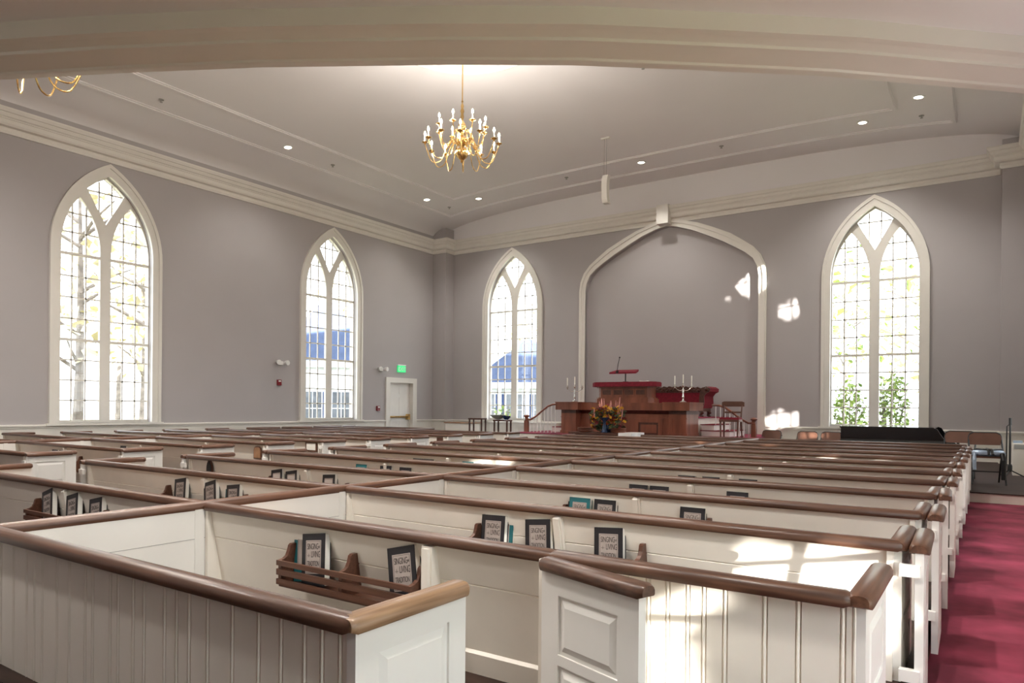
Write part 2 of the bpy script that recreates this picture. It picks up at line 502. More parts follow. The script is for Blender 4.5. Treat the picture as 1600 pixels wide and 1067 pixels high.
ar = struct(arch_ring(T_IN, T_OUT, -0.05, 0.04, 'trim_arch'))
arch_ring(mid, out2, -0.085, -0.05, 'arch_moulding', ar)
# wainscot and chair rail
WAIN = [(-0.01, 0.0), (0.022, 0.0), (0.022, 0.16), (0.012, 0.18), (0.012, 0.755), (0.03, 0.765), (0.03, 0.785), (0.05, 0.80), (0.05, 0.825), (0.025, 0.838), (-0.01, 0.838)]
for i, pth in enumerate(([(XL, YB), (XL, 15.97)], [(XL, 17.39), (XL, YF - PD), (XL + PW, YF - PD), (XL + PW, YF), (XC - 2.73, YF)], [(XC + 2.73, YF), (XR - PW, YF), (XR - PW, YF - PD), (XR, YF - PD), (XR, 2.95)])):
    struct(MB().sweep(pth, WAIN).build('baseboard_%s' % ('left', 'front', 'right')[i], M['trim']))
# windows
for i, (c, side) in enumerate(((WL[0], 'l'), (WL[1], 'l'), (WF[0], 'f'), (WF[1], 'f'), (WR[0], 'r'), (WR[1], 'r'))):
    fm = {'l': lambda u, v, d, c=c: (XL - d, c + u, v), 'r': lambda u, v, d, c=c: (XR + d, c + u, v), 'f': lambda u, v, d, c=c: (c + u, YF + d, v)}[side]
    make_window('window_%d' % (i + 1), fm)
w7 = struct(plate([[(0.07, 0.18), (2.9, 0.18), (2.9, 2.87), (0.07, 2.87)], ADDED_WIN], -0.045, 0.1, fr, 'window_7', M['trim']))  # unseen window, added and sized to let sun patches onto the near pews
mb = MB()
for k in range(1, 6):
    y = 0.22 + 2.53 * k / 6
    mb.box(XR + 0.1, XR + 0.14, y - 0.012, y + 0.012, 0.3, 2.75)
for z in (0.9, 1.36, 1.83, 2.29):
    mb.box(XR + 0.1, XR + 0.14, 0.22, 2.75, z - 0.012, z + 0.012)
mb.build('muntins', M['trim'], w7)
MB().add([(XR + 0.12, 0.22, 0.3), (XR + 0.12, 2.75, 0.3), (XR + 0.12, 2.75, 2.75), (XR + 0.12, 0.22, 2.75)], [(0, 1, 2, 3)]).build('pane', M['glass'], w7)
# side door in left wall
dr = struct(plate([[(15.97, 0.0), (17.39, 0.0), (17.39, 2.18), (15.97, 2.18)], [(DOOR[0] + 0.012, 0.0005), (DOOR[1] - 0.012, 0.0005), (DOOR[1] - 0.012, DOOR[2] - 0.012), (DOOR[0] + 0.012, DOOR[2] - 0.012)]], -0.05, 0.12, fl, 'door_1', M['trim']))
mb = MB()
mb.box(XL - 0.16, XL - 0.12, DOOR[0], DOOR[1], 0.005, DOOR[2])
for (a, b) in ((0.10, 0.49), (0.59, 0.98)):
    for (z0, z1) in ((0.2, 0.82), (0.98, 1.55), (1.66, 1.9)):
        mb.box(XL - 0.125, XL - 0.112, DOOR[0] + a, DOOR[0] + b, z0, z1)
mb.build('door_leaf', M['door'], dr)
mb = MB()
mb.tube([(XL - 0.05, DOOR[0] + 0.06, 0.93), (XL - 0.05, DOOR[0] + 0.95, 0.93)], 0.03, 8)
mb.box(XL - 0.12, XL - 0.03, DOOR[0] + 0.9, DOOR[0] + 1.02, 0.84, 1.02)
mb.box(XL - 0.12, XL - 0.05, DOOR[0] + 0.03, DOOR[0] + 0.1, 0.89, 0.97)
mb.build('panic_bar', M['brass'], dr)

# gallery soffit over the camera, with its curved moulded edge
G_LOW = [(-7.6, -1.2), (-6.2, -0.02), (-5.0, 0.86), (-4.15, 1.48), (-3.52, 1.80), (-2.95, 2.11), (-2.15, 2.60), (-1.64, 2.94), (-1.15, 3.32), (-0.65, 3.72), (0.14, 4.45), (XR - 0.002, 5.10)]
def gal(off, z):
    P = [Vector(p) for p in G_LOW]
    out = []
    for i in range(len(P)):
        d = (P[min(i + 1, len(P) - 1)] - P[max(i - 1, 0)]).normalized()
        nrm = Vector((d.y, -d.x))
        q = P[i] + nrm * off
        q.x = min(q.x, XR - 0.002)
        out.append((q.x, q.y, z))
    return out
SOF = [(0.0, 2.905), (0.016, 2.895), (0.028, 2.896), (0.034, 2.906), (0.15, 2.926), (0.155, 2.917), (0.168, 2.917), (0.172, 2.93), (0.222, 2.945), (0.225, 2.938), (0.258, 2.942), (0.262, 3.02)]
ctop = gal(0.262, 3.02)
mb = MB()
ctr = [(XR, p[1]) if p[0] > 5 else (p[0], YB) for p in ctop]
vs, fs = [], []
for p in ctop:
    vs += [p, (max(p[0], -7.7) if p[0] < XR else p[0], YB, 3.02)]
for i in range(len(ctop) - 1):
    fs.append((2 * i, 2 * i + 2, 2 * i + 3, 2 * i + 1))
mb.add(vs, fs)
back = gal(-0.05, 2.9)
mb.add([(p[0], p[1], 3.3) for p in back] + [(p[0], YB, 3.3) for p in back], [(i, i + 1, i + 1 + len(back), i + len(back)) for i in range(len(back) - 1)])
struct(mb.build('ceiling_rear', M['ceil']))
mb = MB()
rows = [gal(a, z) for a, z in SOF] + [gal(0.262, 3.3), gal(-0.05, 3.3), gal(-0.05, 2.91)]
n = len(rows[0])
mb.add([p for r in rows for p in r], [(i * n + k, i * n + k + 1, ((i + 1) % len(rows)) * n + k + 1, ((i + 1) % len(rows)) * n + k) for i in range(len(rows)) for k in range(n - 1)])
struct(mb.build('trim_soffit', M['trim']))
# platforms
struct(MB().box(-0.24, XR, 11.55, YF, 0, 0.135).build('floor_platform_riser', M['pew']))
mb = MB(); mb.box(-0.255, XR, 11.53, YF - 0.02, 0.135, 0.15); mb.box(-0.62, -0.255, 12.95, YF - 0.02, 0.005, 0.15)
struct(mb.build('floor_platform', M['floor']))
mb = MB(); mb.box(-10.3, -4.34, 15.05, YF - 0.02, 0.0, 0.6)
struct(mb.build('floor_dais', M['pew']))
struct(MB().box(-10.32, -4.33, 15.03, YF - 0.03, 0.6, 0.62).build('floor_dais_carpet', M['carpet']))
for nm, (xa, xb) in (('floor_pews_right', (-6.76, -0.24)), ('floor_pews_left', (-14.2, -8.19))):
    struct(MB().box(xa, xb, 1.12 if xb > -1 else 1.2, 12.95, 0.001, Z0P).build(nm, M['floor']))

# ------------------------------------------------------------------ pews
RW, RT = 0.036, 0.75         # half width and top of the rails
def rail_prof(w=RW, zt=RT, h=0.043):
    z = zt - h
    return [(-w + 0.004, z), (w - 0.004, z), (w, z + 0.006), (w, z + 0.022), (w - 0.006, z + 0.034), (w - 0.017, zt - 0.002), (0, zt), (-w + 0.017, zt - 0.002), (-w + 0.006, z + 0.034), (-w, z + 0.022), (-w, z + 0.006)]
def rail(x0, x1, y0, y1, name, parent, m=None, zt=RT, taper=True):
    """rail between two plan points"""
    a, b = Vector((x0, y0, 0)), Vector((x1, y1, 0))
    L = (b - a).length
    d = (b - a).normalized()
    mt = frame_m((x0, y0, 0), d, (-d.y, d.x, 0))
    mb = MB(mt)
    pr = rail_prof(zt=zt)
    if taper:
        def sc(k, t): return [(t, p[0] * k, zt - 0.021 + (p[1] - zt + 0.021) * k) for p in pr]
        secs = sc(0.72, -0.004) + sc(1, 0.012) + sc(1, L - 0.012) + sc(0.72, L + 0.004)
        n = len(pr)
        fs = [(j * n + i, j * n + (i + 1) % n, (j + 1) * n + (i + 1) % n, (j + 1) * n + i) for j in range(3) for i in range(n)]
        fs += [tuple(range(n - 1, -1, -1)), tuple(3 * n + i for i in range(n))]
        mb.add(secs, fs)
    else:
        mb.prism(pr, 0, L, 'x')
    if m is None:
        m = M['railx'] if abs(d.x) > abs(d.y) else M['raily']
    return mb.build(name, m, parent, smooth=True)

def panel_slab(mt, L, z0, z1, t=0.03, panels=((0.42, 0.645), (0.12, 0.36)), st=0.075):
    """framed panel along local x; raised fields on both faces"""
    mb = MB(mt)
    core = t * 0.5 - 0.008
    mb.box(0, L, -core, core, z0, z1)
    for s in (-1, 1):
        ya, yb = (core, t / 2) if s > 0 else (-t / 2, -core)
        mb.box(0, st, ya, yb, z0, z1)
        mb.box(L - st, L, ya, yb, z0, z1)
        edges = [z0] + [v for p in sorted(panels) for v in p] + [z1]
        for i in range(0, len(edges), 2):
            mb.box(st, L - st, ya, yb, edges[i], edges[i + 1])
        for (pa, pb) in panels:
            o, i_ = 0.012, 0.034
            y0, y1 = s * core, s * (t / 2 + 0.001)
            vs = [(st + o, y0, pa + o), (L - st - o, y0, pa + o), (L - st - o, y0, pb - o), (st + o, y0, pb - o),
                  (st + i_, y1, pa + i_), (L - st - i_, y1, pa + i_), (L - st - i_, y1, pb - i_), (st + i_, y1, pb - i_)]
            mb.add(vs, [(4, 5, 6, 7), (0, 1, 5, 4), (1, 2, 6, 5), (2, 3, 7, 6), (3, 0, 4, 7)])
    return mb

def bead_boards(x0, x1, y, z0, z1, seed):
    """vertical beaded boards facing -y"""
    rd = random.Random(seed)
    mb = MB()
    x = x0
    while x < x1 - 0.005:
        w = min(rd.choice((0.052, 0.066, 0.066, 0.094, 0.118)), x1 - x)
        if x1 - x - w < 0.03: w = x1 - x
        e = 0.003
        prof = [(x, y + 0.03), (x, y + 0.008), (x + e, y), (x + w - 0.016, y), (x + w - 0.0135, y + 0.007), (x + w - 0.011, y + 0.0005), (x + w - 0.007, y - 0.0025), (x + w - e, y + 0.0005), (x + w, y + 0.008), (x + w, y + 0.03)]
        mb.prism(prof, z0, z1, 'z')
        x += w
    return mb

RACK_H = {}
def make_rack(x0, x1, y, parent, n=2):
    """book rack on the rear face of a pew back (rear face near y)"""
    mb = MB()
    ys, yb = y - 0.075, y + 0.05
    br = None
    for i in range(n):
        mb = MB()
        x = x0 + (x1 - x0 - 0.02) * i / (n - 1)
        prof = [(yb, 0.43), (ys, 0.437), (ys, 0.546), (ys + 0.02, 0.55), (ys + 0.036, 0.56), (ys + 0.046, 0.58), (ys + 0.053, 0.605), (ys + 0.062, 0.612), (yb - 0.028, 0.612), (yb, 0.60)]
        mb.prism(prof, x, x + 0.02, 'x')
        mb.box(x + 0.006, x + 0.016, ys + 0.035, ys + 0.05, 0.415, 0.437)
        if br is None:
            br = MB().box(x0 + 0.004, x1 - 0.004, ys, yb - 0.005, 0.425, 0.436).build('book_rack', M['rack'], parent)
        mb.build('bracket', M['rack'], br)
    for z0, z1 in ((0.437, 0.462), (0.48, 0.507), (0.523, 0.546)):
        MB().box(x0, x1, ys - 0.012, ys, z0, z1).build('slat', M['rack'], br)
    return br

def pew(label, x0, x1, y, left=None, right=None, bead=False, brace=True, rack=None, group='white box pews', door_l=False, door_r=False, endlen=0.47, seed=1, seat=True, m_end=None):
    t = thing('box_pew', label, 'pew', ((x0 + x1) / 2, y, 0), 0, group)
    off = Matrix.Translation(-t.location)
    P = t
    def fin(o):
        o.matrix_parent_inverse = Matrix.Translation(-t.location)
        return o
    xa, xb = x0, x1
    if bead:
        fin(bead_boards(xa, xb - 0.006, y + 0.005, 0.02 if bead == 'low' else Z0P, RT - 0.03, seed).build('back_panel', M['pew'], P))
        b2 = MB().prism([(y + 0.03, Z0P), (y + 0.036, RT - 0.03), (y + 0.05, RT - 0.03), (y + 0.12, Z0P)], xa, xb - 0.03, 'x')
        fin(b2.build('backrest', M['pew'], P))
    else:
        zs = 0.565
        ys = lambda z: y - 0.012 + 0.1 * (RT - z) / (RT - Z0P)
        prof = [(ys(Z0P), Z0P), (ys(zs - 0.004), zs - 0.004), (ys(zs) + 0.005, zs), (ys(zs + 0.004), zs + 0.004), (ys(RT - 0.03), RT - 0.03), (ys(RT - 0.03) + 0.028, RT - 0.03), (ys(Z0P) + 0.028, Z0P)]
        ia, ib = xa + (0.028 if left else 0), xb - (0.028 if right else 0)
        fin(MB().prism(prof, ia, ib, 'x').build('back_panel', M['pew'], P))
        fin(MB().prism([(ys(Z0P) - 0.014, Z0P), (ys(Z0P + 0.09) - 0.014, Z0P + 0.085), (ys(Z0P + 0.09) - 0.003, Z0P + 0.097), (ys(Z0P) + 0.01, Z0P)], ia, ib, 'x').build('base_moulding', M['pew'], P))
        # wedge-shaped end blocks where the sloping back meets the upright ends
        for xe in (ia, ib - 0.022):
            fin(MB().prism([(y - 0.02, Z0P), (y - 0.02, RT - 0.03), (y + 0.012, RT - 0.03), (y + 0.1, Z0P)], xe, xe + 0.022, 'x').build('end_block', M['pew'], P))
    fin(rail(xa + 0.0, xb, y, y, 'top_rail', P))
    if brace:
        xc = (x0 + x1) / 2 if brace is True else brace
        mb = MB()
        pf = [(xc - 0.026, 0), (xc + 0.026, 0), (xc + 0.026, 1), (xc - 0.026, 1)]
        zt = RT - 0.05
        ysl = lambda z: y - 0.014 + 0.1 * (RT - z) / (RT - Z0P)
        d = 0.03
        for (w, dd) in ((0.026, 0.02), (0.017, 0.034)):
            vs = []
            for z in (Z0P, zt - 0.012):
                vs += [(xc - w, ysl(z) + 0.012, z), (xc - w, ysl(z) - dd, z), (xc + w, ysl(z) - dd, z), (xc + w, ysl(z) + 0.012, z)]
            vs += [(xc - w * 0.6, ysl(zt) + 0.012, zt), (xc - w * 0.6, ysl(zt) - dd * 0.4, zt), (xc + w * 0.6, ysl(zt) - dd * 0.4, zt), (xc + w * 0.6, ysl(zt) + 0.012, zt)]
            fs = [(a * 4 + k, a * 4 + (k + 1) % 4, a * 4 + 4 + (k + 1) % 4, a * 4 + 4 + k) for a in (0, 1) for k in range(4)] + [(3, 2, 1, 0), (8, 9, 10, 11)]
            mb.add(vs, fs)
        fin(mb.build('brace', M['pew'], P))
    for rc in (rack or ()):
        r = make_rack(rc[0], rc[1], y, P, rc[2])
        r.matrix_parent_inverse = Matrix.Translation(-t.location)
    if seat and not bead:
        fin(MB().box(xa + 0.03, xb - 0.03, y + 0.10, y + 0.46, 0.42, 0.45).build('seat', M['seatw'], P))
    for side, ln, x in (('l', left, x0), ('r', right, x1)):
        if ln:
            xx = x + (0.015 if side == 'l' else -0.015)
            pan = panel_slab(frame_m((xx, y, 0), (0, 1, 0), (-1, 0, 0)), ln, 0.03, RT - 0.03)
            fin(pan.build('end_panel', M['door'], P))
            fin(rail(xx, xx, y - 0.02, y + ln, 'end_rail', P, m_end))
    for side, on, x in (('l', door_l, x0), ('r', door_r, x1)):
        if on:
            s = -1 if side == 'l' else 1
            xh = x + s * 0.062
            ang = 0.03 * s + random.uniform(-0.02, 0.03) * s
            dv = (-math.sin(ang), math.cos(ang), 0)
            mt = frame_m((xh, y - 0.035, 0), dv, (-dv[1], dv[0], 0))
            dl = 0.445
            dp = fin(panel_slab(mt, dl, 0.055, RT - 0.032).build('door', M['door'], P))
            rr = rail(xh, xh + dv[0] * dl, y - 0.035, y - 0.035 + dv[1] * dl, 'door_rail', dp, m_end, zt=RT - 0.002)
            for z in (0.62, 0.22):
                MB().box(min(x, xh) - 0.004, max(x, xh) + 0.004, y - 0.052, y - 0.02, z, z + 0.045).build('hinge', M['door'], dp)
    return t
RX = (-6.725, -3.39, -0.275)
LX = (-14.12, -11.02, -8.22)
ORD = ['rear', 'second', 'third', 'fourth', 'fifth', 'sixth', 'seventh', 'eighth', 'ninth', 'tenth', 'eleventh', 'twelfth', 'thirteenth']
def rk(x0, x1):
    c = (x0 + x1) / 2
    return ((c - 0.503, c + 0.49, 2),)
# rearmost pew: short, beadboard outside, closed by a panelled end and an open door
p0 = pew('nearest short box pew with beadboard back, panelled end and worn oak corner rail', RX[1] + 0.037, -1.255, ROW(0) + 0.01, right=0.43, bead='low', brace=False, seed=3, m_end=M['worn'])
# right block of pews, right half
p1 = pew('box pew whose right half shows beadboard, with an open panelled door hinged mid-back', RX[1] + 0.037, -1.27, ROW(1), rack=((-2.69, -1.87, 3),), brace=False)
off = Matrix.Translation(-p1.location)
xc = -1.835
mb = MB().box(xc - 0.026, xc + 0.026, ROW(1) - 0.03, ROW(1) + 0.08, Z0P, 0.7).box(xc - 0.016, xc + 0.016, ROW(1) - 0.045, ROW(1) + 0.08, Z0P, 0.692)
mb.build('brace', M['pew'], p1).matrix_parent_inverse = off
bead_boards(-1.25, RX[2] - 0.02, ROW(1) + 0.0, 0.02, RT - 0.03, 9).build('beadboard_panel', M['pew'], p1).matrix_parent_inverse = off
MB().prism([(ROW(1) + 0.03, Z0P), (ROW(1) + 0.03, RT - 0.03), (ROW(1) + 0.05, RT - 0.03), (ROW(1) + 0.12, Z0P)], -1.25, RX[2] - 0.02, 'x').build('backrest', M['pew'], p1).matrix_parent_inverse = off
MB().box(-1.285, -1.255, ROW(1) - 0.075, ROW(1) + 0.05, Z0P, 0.728).build('hinge_post', M['pew'], p1).matrix_parent_inverse = off
rail(-1.27, RX[2] - 0.04, ROW(1), ROW(1), 'top_rail', p1, M['worn'] if False else None).matrix_parent_inverse = off
pan = panel_slab(frame_m((RX[2] - 0.015, ROW(1), 0), (0, 1, 0), (-1, 0, 0)), 0.47, 0.03, RT - 0.03).build('end_panel', M['door'], p1)
pan.matrix_parent_inverse = off
rail(RX[2] - 0.015, RX[2] - 0.015, ROW(1) - 0.02, ROW(1) + 0.47, 'end_rail', p1).matrix_parent_inverse = off
# its door, standing open
dv = Vector((-0.81 + 1.255, 1.90 - 2.055, 0)).normalized()
mt = frame_m((-1.25, 2.055, 0), dv, (-dv.y, dv.x, 0))
dd = panel_slab(mt, 0.445, 0.2, RT - 0.035, panels=((0.435, 0.63), (0.26, 0.40)), st=0.085).build('door', M['door'], p1)
dd.matrix_parent_inverse = off
r_ = rail(-1.25, -1.25 + dv.x * 0.465, 2.055, 2.055 + dv.y * 0.465, 'door_rail', dd, zt=RT - 0.004)
for k in range(2, 13):
    pew('%s-row box pew from the rear, right block, right of its long rail' % ORD[k], RX[1] + 0.037, RX[2], ROW(k), right=0.44 if k < 12 else None, door_r=True if k < 12 else False, rack=rk(RX[1], RX[2]) if k < 6 else None, seed=k, group='pews of the right block')
for k in range(1, 12):
    pew('%s-row box pew from the rear, right block, left of its long rail' % ORD[k], RX[0], RX[1] - 0.037, ROW(k), left=0.5 if k < 10 else (0.9 if k == 10 else 0.3), door_l=k > 1, brace=-4.9, rack=((-5.42 if k > 1 else -5.33, -4.4, 2),) if k < 6 else None, seed=k + 20, group='pews of the right block')
fp = thing('front_parapet', 'low white front panel with brown rail closing the right block beside the table', 'parapet', (-4.5, ROW(12), 0))
MB().box(-1.1, 1.07, -0.015, 0.015, Z0P, RT - 0.03).build('panel', M['pew'], fp)
rail(-1.1, 1.07, 0, 0, 'top_rail', fp)
LROW = lambda k: 1.27 + 0.968 * k
for k in range(2, 12):
    pew('%s-row box pew from the rear, left block, beside the centre aisle' % ORD[k], LX[1] + 0.037, LX[2], LROW(k), right=0.47, door_r=True, rack=((-10.05 if k == 3 else -10.3, -9.2, 2),) if k < 5 else None, seed=k + 40, group='pews of the left block')
for k in range(3, 13):
    pew('%s-row box pew from the rear, left block, nearest the left wall' % ORD[k], LX[0], LX[1] - 0.037, LROW(k), left=0.47 if k < 9 else (0.88 if k < 12 else 0.4), door_l=4 < k < 9, brace=k < 8, seed=k + 60, group='pews of the left block')
# long dividers with their rails
def divider(label, x, y0, y1, k0):
    t = thing('pew_divider', label, 'pew divider', (x, y0, 0), 0)
    L = y1 - y0
    MB().box(-0.031, 0.031, 0.02, L, Z0P, RT - 0.03).build('panel', M['door'], t)
    for k in range(int(L / 0.965) + 1):
        y = ROW(k0 + k) - y0
        if 0 <= y < L - 0.1:
            for s in (-1, 1):
                a, b = (0.031, 0.035) if s > 0 else (-0.035, -0.031)
                MB().box(a, b, y - 0.075, y - 0.025, Z0P, RT - 0.03).build('stile', M['door'], t)
    mb = MB()
    mb.box(-0.0318, 0.0318, 0.1, L, 0.5635, 0.566)
    mb.build('board_joint', M['grey'], t)
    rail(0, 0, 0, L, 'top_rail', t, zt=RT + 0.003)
    return t
divider('long white divider with brown rail running through the middle of the right block of pews', RX[1], ROW(0), ROW(12) + 0.03, 0)
divider('long white divider with brown rail running through the middle of the left block of pews', LX[1], LROW(2), LROW(12) + 0.03, 2)
# plaques hung near the pew ends
def plaque(name, label, cat, outline, x, y, z, m, frame=None):
    t = thing(name, label, cat, (x, y, z))
    MB().prism(outline, -0.012, 0.0, 'y').build('board', m, t)
    if frame:
        frame(t)
    return t
tomb = [(-0.085, -0.09), (0.085, -0.09), (0.085, 0.03), (0.07, 0.065), (0.045, 0.083), (0, 0.09), (-0.045, 0.083), (-0.07, 0.065), (-0.085, 0.03)]
def tomb_face(t):
    MB().prism([(p[0] * 0.8, p[1] * 0.82) for p in tomb], -0.018, -0.011, 'y').build('face_panel', M['seatw'], t)
plaque('wooden_plaque', 'brown round-topped wooden plaque on the pew end beside the centre aisle', 'plaque', tomb, -8.40, LROW(5) + 0.0, 0.60, M['rack'], tomb_face)
goth = gothic(0.05, -0.09, 0.0, 0.10, 6)
def goth_face(t):
    MB().prism([(p[0] * 0.7, p[1] * 0.75) for p in goth], -0.018, -0.011, 'y').build('face_panel', M['blackm'], t)
plaque('pointed_plaque', 'small dark pointed-arch plaque on the cream pew back at the aisle end', 'plaque', goth, -6.345, ROW(3) - 0.005, 0.625, M['dkwood'], goth_face)
def pic(t):
    MB().box(-0.10, 0.10, -0.016, -0.011, -0.05, 0.05).build('picture', M['page'], t)
plaque('picture_frame', 'small brown picture frame with pale print on a pew back beside the aisle', 'picture', [(-0.13, -0.075), (0.13, -0.075), (0.13, 0.075), (-0.13, 0.075)], -8.44, LROW(6) + 0.0, 0.64, M['rack'], pic)
def sq(t):
    MB().box(-0.055, 0.055, -0.016, -0.011, -0.035, 0.035).build('face_panel', M['dkwood'], t)
plaque('square_plaque', 'small dark square plaque on a far pew end beside the centre aisle', 'plaque', [(-0.075, -0.05), (0.075, -0.05), (0.075, 0.05), (-0.075, 0.05)], -8.36, LROW(9) + 0.0, 0.645, M['rack'], sq)

# ------------------------------------------------------------------ hymnals
def book_proto(cover, text=True):
    r = bpy.data.objects.new('hymnal', None)
    r.empty_display_size = 0.05
    w, h, t = 0.152, 0.232, 0.036
    # y = thickness, front cover at -y ; origin at bottom centre of the front cover
    MB().box(0, w, 0, 0.003, 0, h).box(0, w, t - 0.003, t, 0, h).box(0, 0.004, 0, t, 0, h).build('cover', cover, r, link=False)
    MB().box(0.004, w - 0.003, 0.003, t - 0.003, 0.003, h - 0.004).build('page_block', M['page'], r, link=False)
    tp = MB().box(0.026, w - 0.024, -0.0008, 0.0, 0.055, h - 0.03).build('title_panel', M['plate'], r, link=False)
    MB().box(0.031, w - 0.029, -0.0012, -0.0008, 0.0595, 0.0608).box(0.031, w - 0.029, -0.0012, -0.0008, h - 0.0358, h - 0.0345).box(0.031, 0.0323, -0.0012, -0.0008, 0.0595, h - 0.0345).box(w - 0.0303, w - 0.029, -0.0012, -0.0008, 0.0595, h - 0.0345).build('border', M['ink'], tp, link=False)
    if text:
        vs_, fs_ = [], []
        for i, (s, z, sz) in enumerate((('SINGING', 0.162, 0.0225), ('THE', 0.167, 0.009), ('LIVING', 0.127, 0.0235), ('TRADITION', 0.089, 0.019))):
            cu = bpy.data.curves.new('title_' + s.lower(), 'FONT')
            cu.body = s
            cu.size = sz * 1.35
            cu.extrude = 0.0003
            cu.space_character = 0.93
            o = bpy.data.objects.new('title_lettering', cu)
            C.objects.link(o)
            o.rotation_euler = (PI / 2, 0, 0)
            o.scale = (0.66 if s != 'TRADITION' else 0.62, 1.25, 1)
            xx = {'SINGING': 0.036, 'THE': 0.107, 'LIVING': 0.063, 'TRADITION': 0.037}[s]
            o.location = (xx, -0.0012, z)
            bpy.context.view_layer.update()
            me = bpy.data.meshes.new_from_object(o.evaluated_get(bpy.context.evaluated_depsgraph_get()))
            k = len(vs_)
            vs_ += [tuple(o.matrix_world @ v.co) for v in me.vertices]
            fs_ += [tuple(j + k for j in p.vertices) for p in me.polygons]
            bpy.data.objects.remove(o)
        lt = MB()
        lt.v, lt.f = vs_, fs_
        lt.build('title_lettering', M['ink'], tp, link=False)
        MB().box(0.038, 0.056, -0.0012, -0.0008, 0.1335, 0.1352).box(0.0465, 0.048, -0.0012, -0.0008, 0.127, 0.1435).build('chalice_mark', M['ink'], tp, link=False)
    return r
BK = {(c, t): book_proto(M['bookblk'] if c == 'k' else M['bookteal'], t) for c in 'kt' for t in (True, False)}
def put_book(c, x, y, label, roll=0.06, z=0.438, text=True, lean=0.13, dy=0.0, group='hymnals in the pew racks', dx=0.0):
    src = BK[(c, text)]
    o = copy_tree(src)
    o.location = (x + dx, y - 0.05 + dy, z)
    o.rotation_euler = (-lean, -roll, 0)
    tag(o, label, 'book', group)
    return o
BOOKS = [
    # (colour, x of upper left corner, row y, roll, label, with lettering)
    ('k', -2.59, ROW(1), 0.09, 'black hymnal in front of a teal one in the nearest wooden rack', True, 0.0),
    ('t', -2.69, ROW(1), 0.09, 'teal hymnal behind the black one in the nearest wooden rack', False, 0.036),
    ('k', -2.06, ROW(1), 0.16, 'tilted black hymnal standing alone in the nearest rack, left of the white brace', True, 0.0),
    ('k', -2.285, ROW(2), 0.02, 'black hymnal with a teal corner showing behind, second row', True, 0.0),
    ('t', -2.255, ROW(2), 0.02, 'teal hymnal mostly hidden behind a black hymnal, second row', False, 0.038),
    ('k', -2.005, ROW(2), 0.07, 'black hymnal just left of the white brace in the second row', True, 0.0),
    ('k', -1.60, ROW(2), 0.05, 'black hymnal alone right of the brace, behind the open door\'s rail', True, 0.0),
    ('t', -2.28, ROW(3), 0.0, 'teal hymnal leaning before a black one, third row right of the divider', True, -0.006),
    ('k', -2.31, ROW(3), 0.0, 'black hymnal tucked behind the teal hymnal, third row right of the divider', False, 0.034),
    ('k', -2.10, ROW(3), 0.0, 'black hymnal between a teal hymnal and the brace, third row', True, 0.0),
    ('k', -1.525, ROW(3), 0.0, 'black hymnal alone right of the brace in the third row', True, 0.0),
    ('k', -2.30, ROW(4), 0.0, 'left one of two touching black hymnals, fourth row right of the divider', False, 0.0),
    ('k', -2.13, ROW(4), 0.0, 'right one of two touching black hymnals, fourth row right of the divider', False, 0.0),
    ('k', -1.545, ROW(4), 0.0, 'black hymnal alone right of the brace in the fourth row', False, 0.0),
    ('k', -2.27, ROW(5), 0.0, 'black hymnal standing in front of another, fifth row right of the divider', False, -0.01),
    ('k', -2.255, ROW(5), 0.0, 'black hymnal standing behind another, fifth row right of the divider', False, 0.034),
    ('k', -2.055, ROW(5), 0.0, 'black hymnal just left of the brace in the fifth row', False, 0.0),
    ('k', -1.74, ROW(5), 0.0, 'black hymnal just right of the brace in the fifth row', False, 0.0),
    ('k', -5.22, ROW(1), 0.20, 'left black hymnal of three in the rack at the far left of the photo', True, 0.0),
    ('k', -4.875, ROW(1), 0.16, 'middle black hymnal of three in the rack at the far left of the photo', True, 0.0),
    ('k', -4.575, ROW(1), 0.13, 'right black hymnal of three in the rack at the far left of the photo', True, 0.0),
    ('k', -5.29, ROW(2), 0.10, 'black hymnal alone at the left end of the second row\'s left rack', True, 0.0),
    ('k', -4.90, ROW(2), 0.17, 'leaning black hymnal next to a teal one, second row left of the divider', True, 0.0),
    ('t', -4.67, ROW(2), 0.08, 'teal hymnal showing behind a black one, second row left of the divider', False, 0.034),
    ('k', -4.61, ROW(2), 0.08, 'black hymnal before a teal one, second row left of the divider', True, 0.0),
    ('k', -5.38, ROW(3), 0.10, 'left one of two black hymnals in the third row left of the divider', False, 0.0),
    ('k', -5.18, ROW(3), 0.10, 'right one of two leaning black hymnals left of the third row brace', False, 0.0),
    ('k', -4.69, ROW(3), 0.05, 'black hymnal alone right of the brace, third row left of the divider', False, 0.0),
    ('k', -5.42, ROW(4), 0.0, 'black hymnal behind a teal one, fourth row left of the divider', False, 0.034),
    ('t', -5.31, ROW(4), 0.0, 'teal hymnal before a black one, fourth row left of the divider', False, 0.0),
    ('k', -4.97, ROW(4), 0.03, 'black hymnal alone, middle of the fourth row\'s left rack', False, 0.0),
    ('k', -4.71, ROW(4), 0.0, 'black hymnal beside a teal one at the right of the fourth row\'s rack', False, 0.0),
    ('t', -4.60, ROW(4), 0.0, 'teal hymnal at the right end of the fourth row\'s rack', False, 0.034),
    ('k', -5.41, ROW(5), 0.0, 'left one of two touching black hymnals in the fifth row left rack', False, 0.0),
    ('k', -5.255, ROW(5), 0.0, 'right one of two touching black hymnals in the fifth row left rack', False, 0.0),
    ('t', -4.70, ROW(5), 0.0, 'teal hymnal beside the sunlit patch, fifth row left of the divider', False, 0.0),
    ('k', -9.93, LROW(3), 0.0, 'left dark hymnal in the left block rack behind the panelled door', False, 0.0),
    ('k', -9.74, LROW(3), 0.0, 'right dark hymnal in the left block rack behind the panelled door', False, 0.0),
    ('k', -10.15, LROW(4), 0.0, 'dark hymnal barely showing over a left block rail', False, 0.0),
]
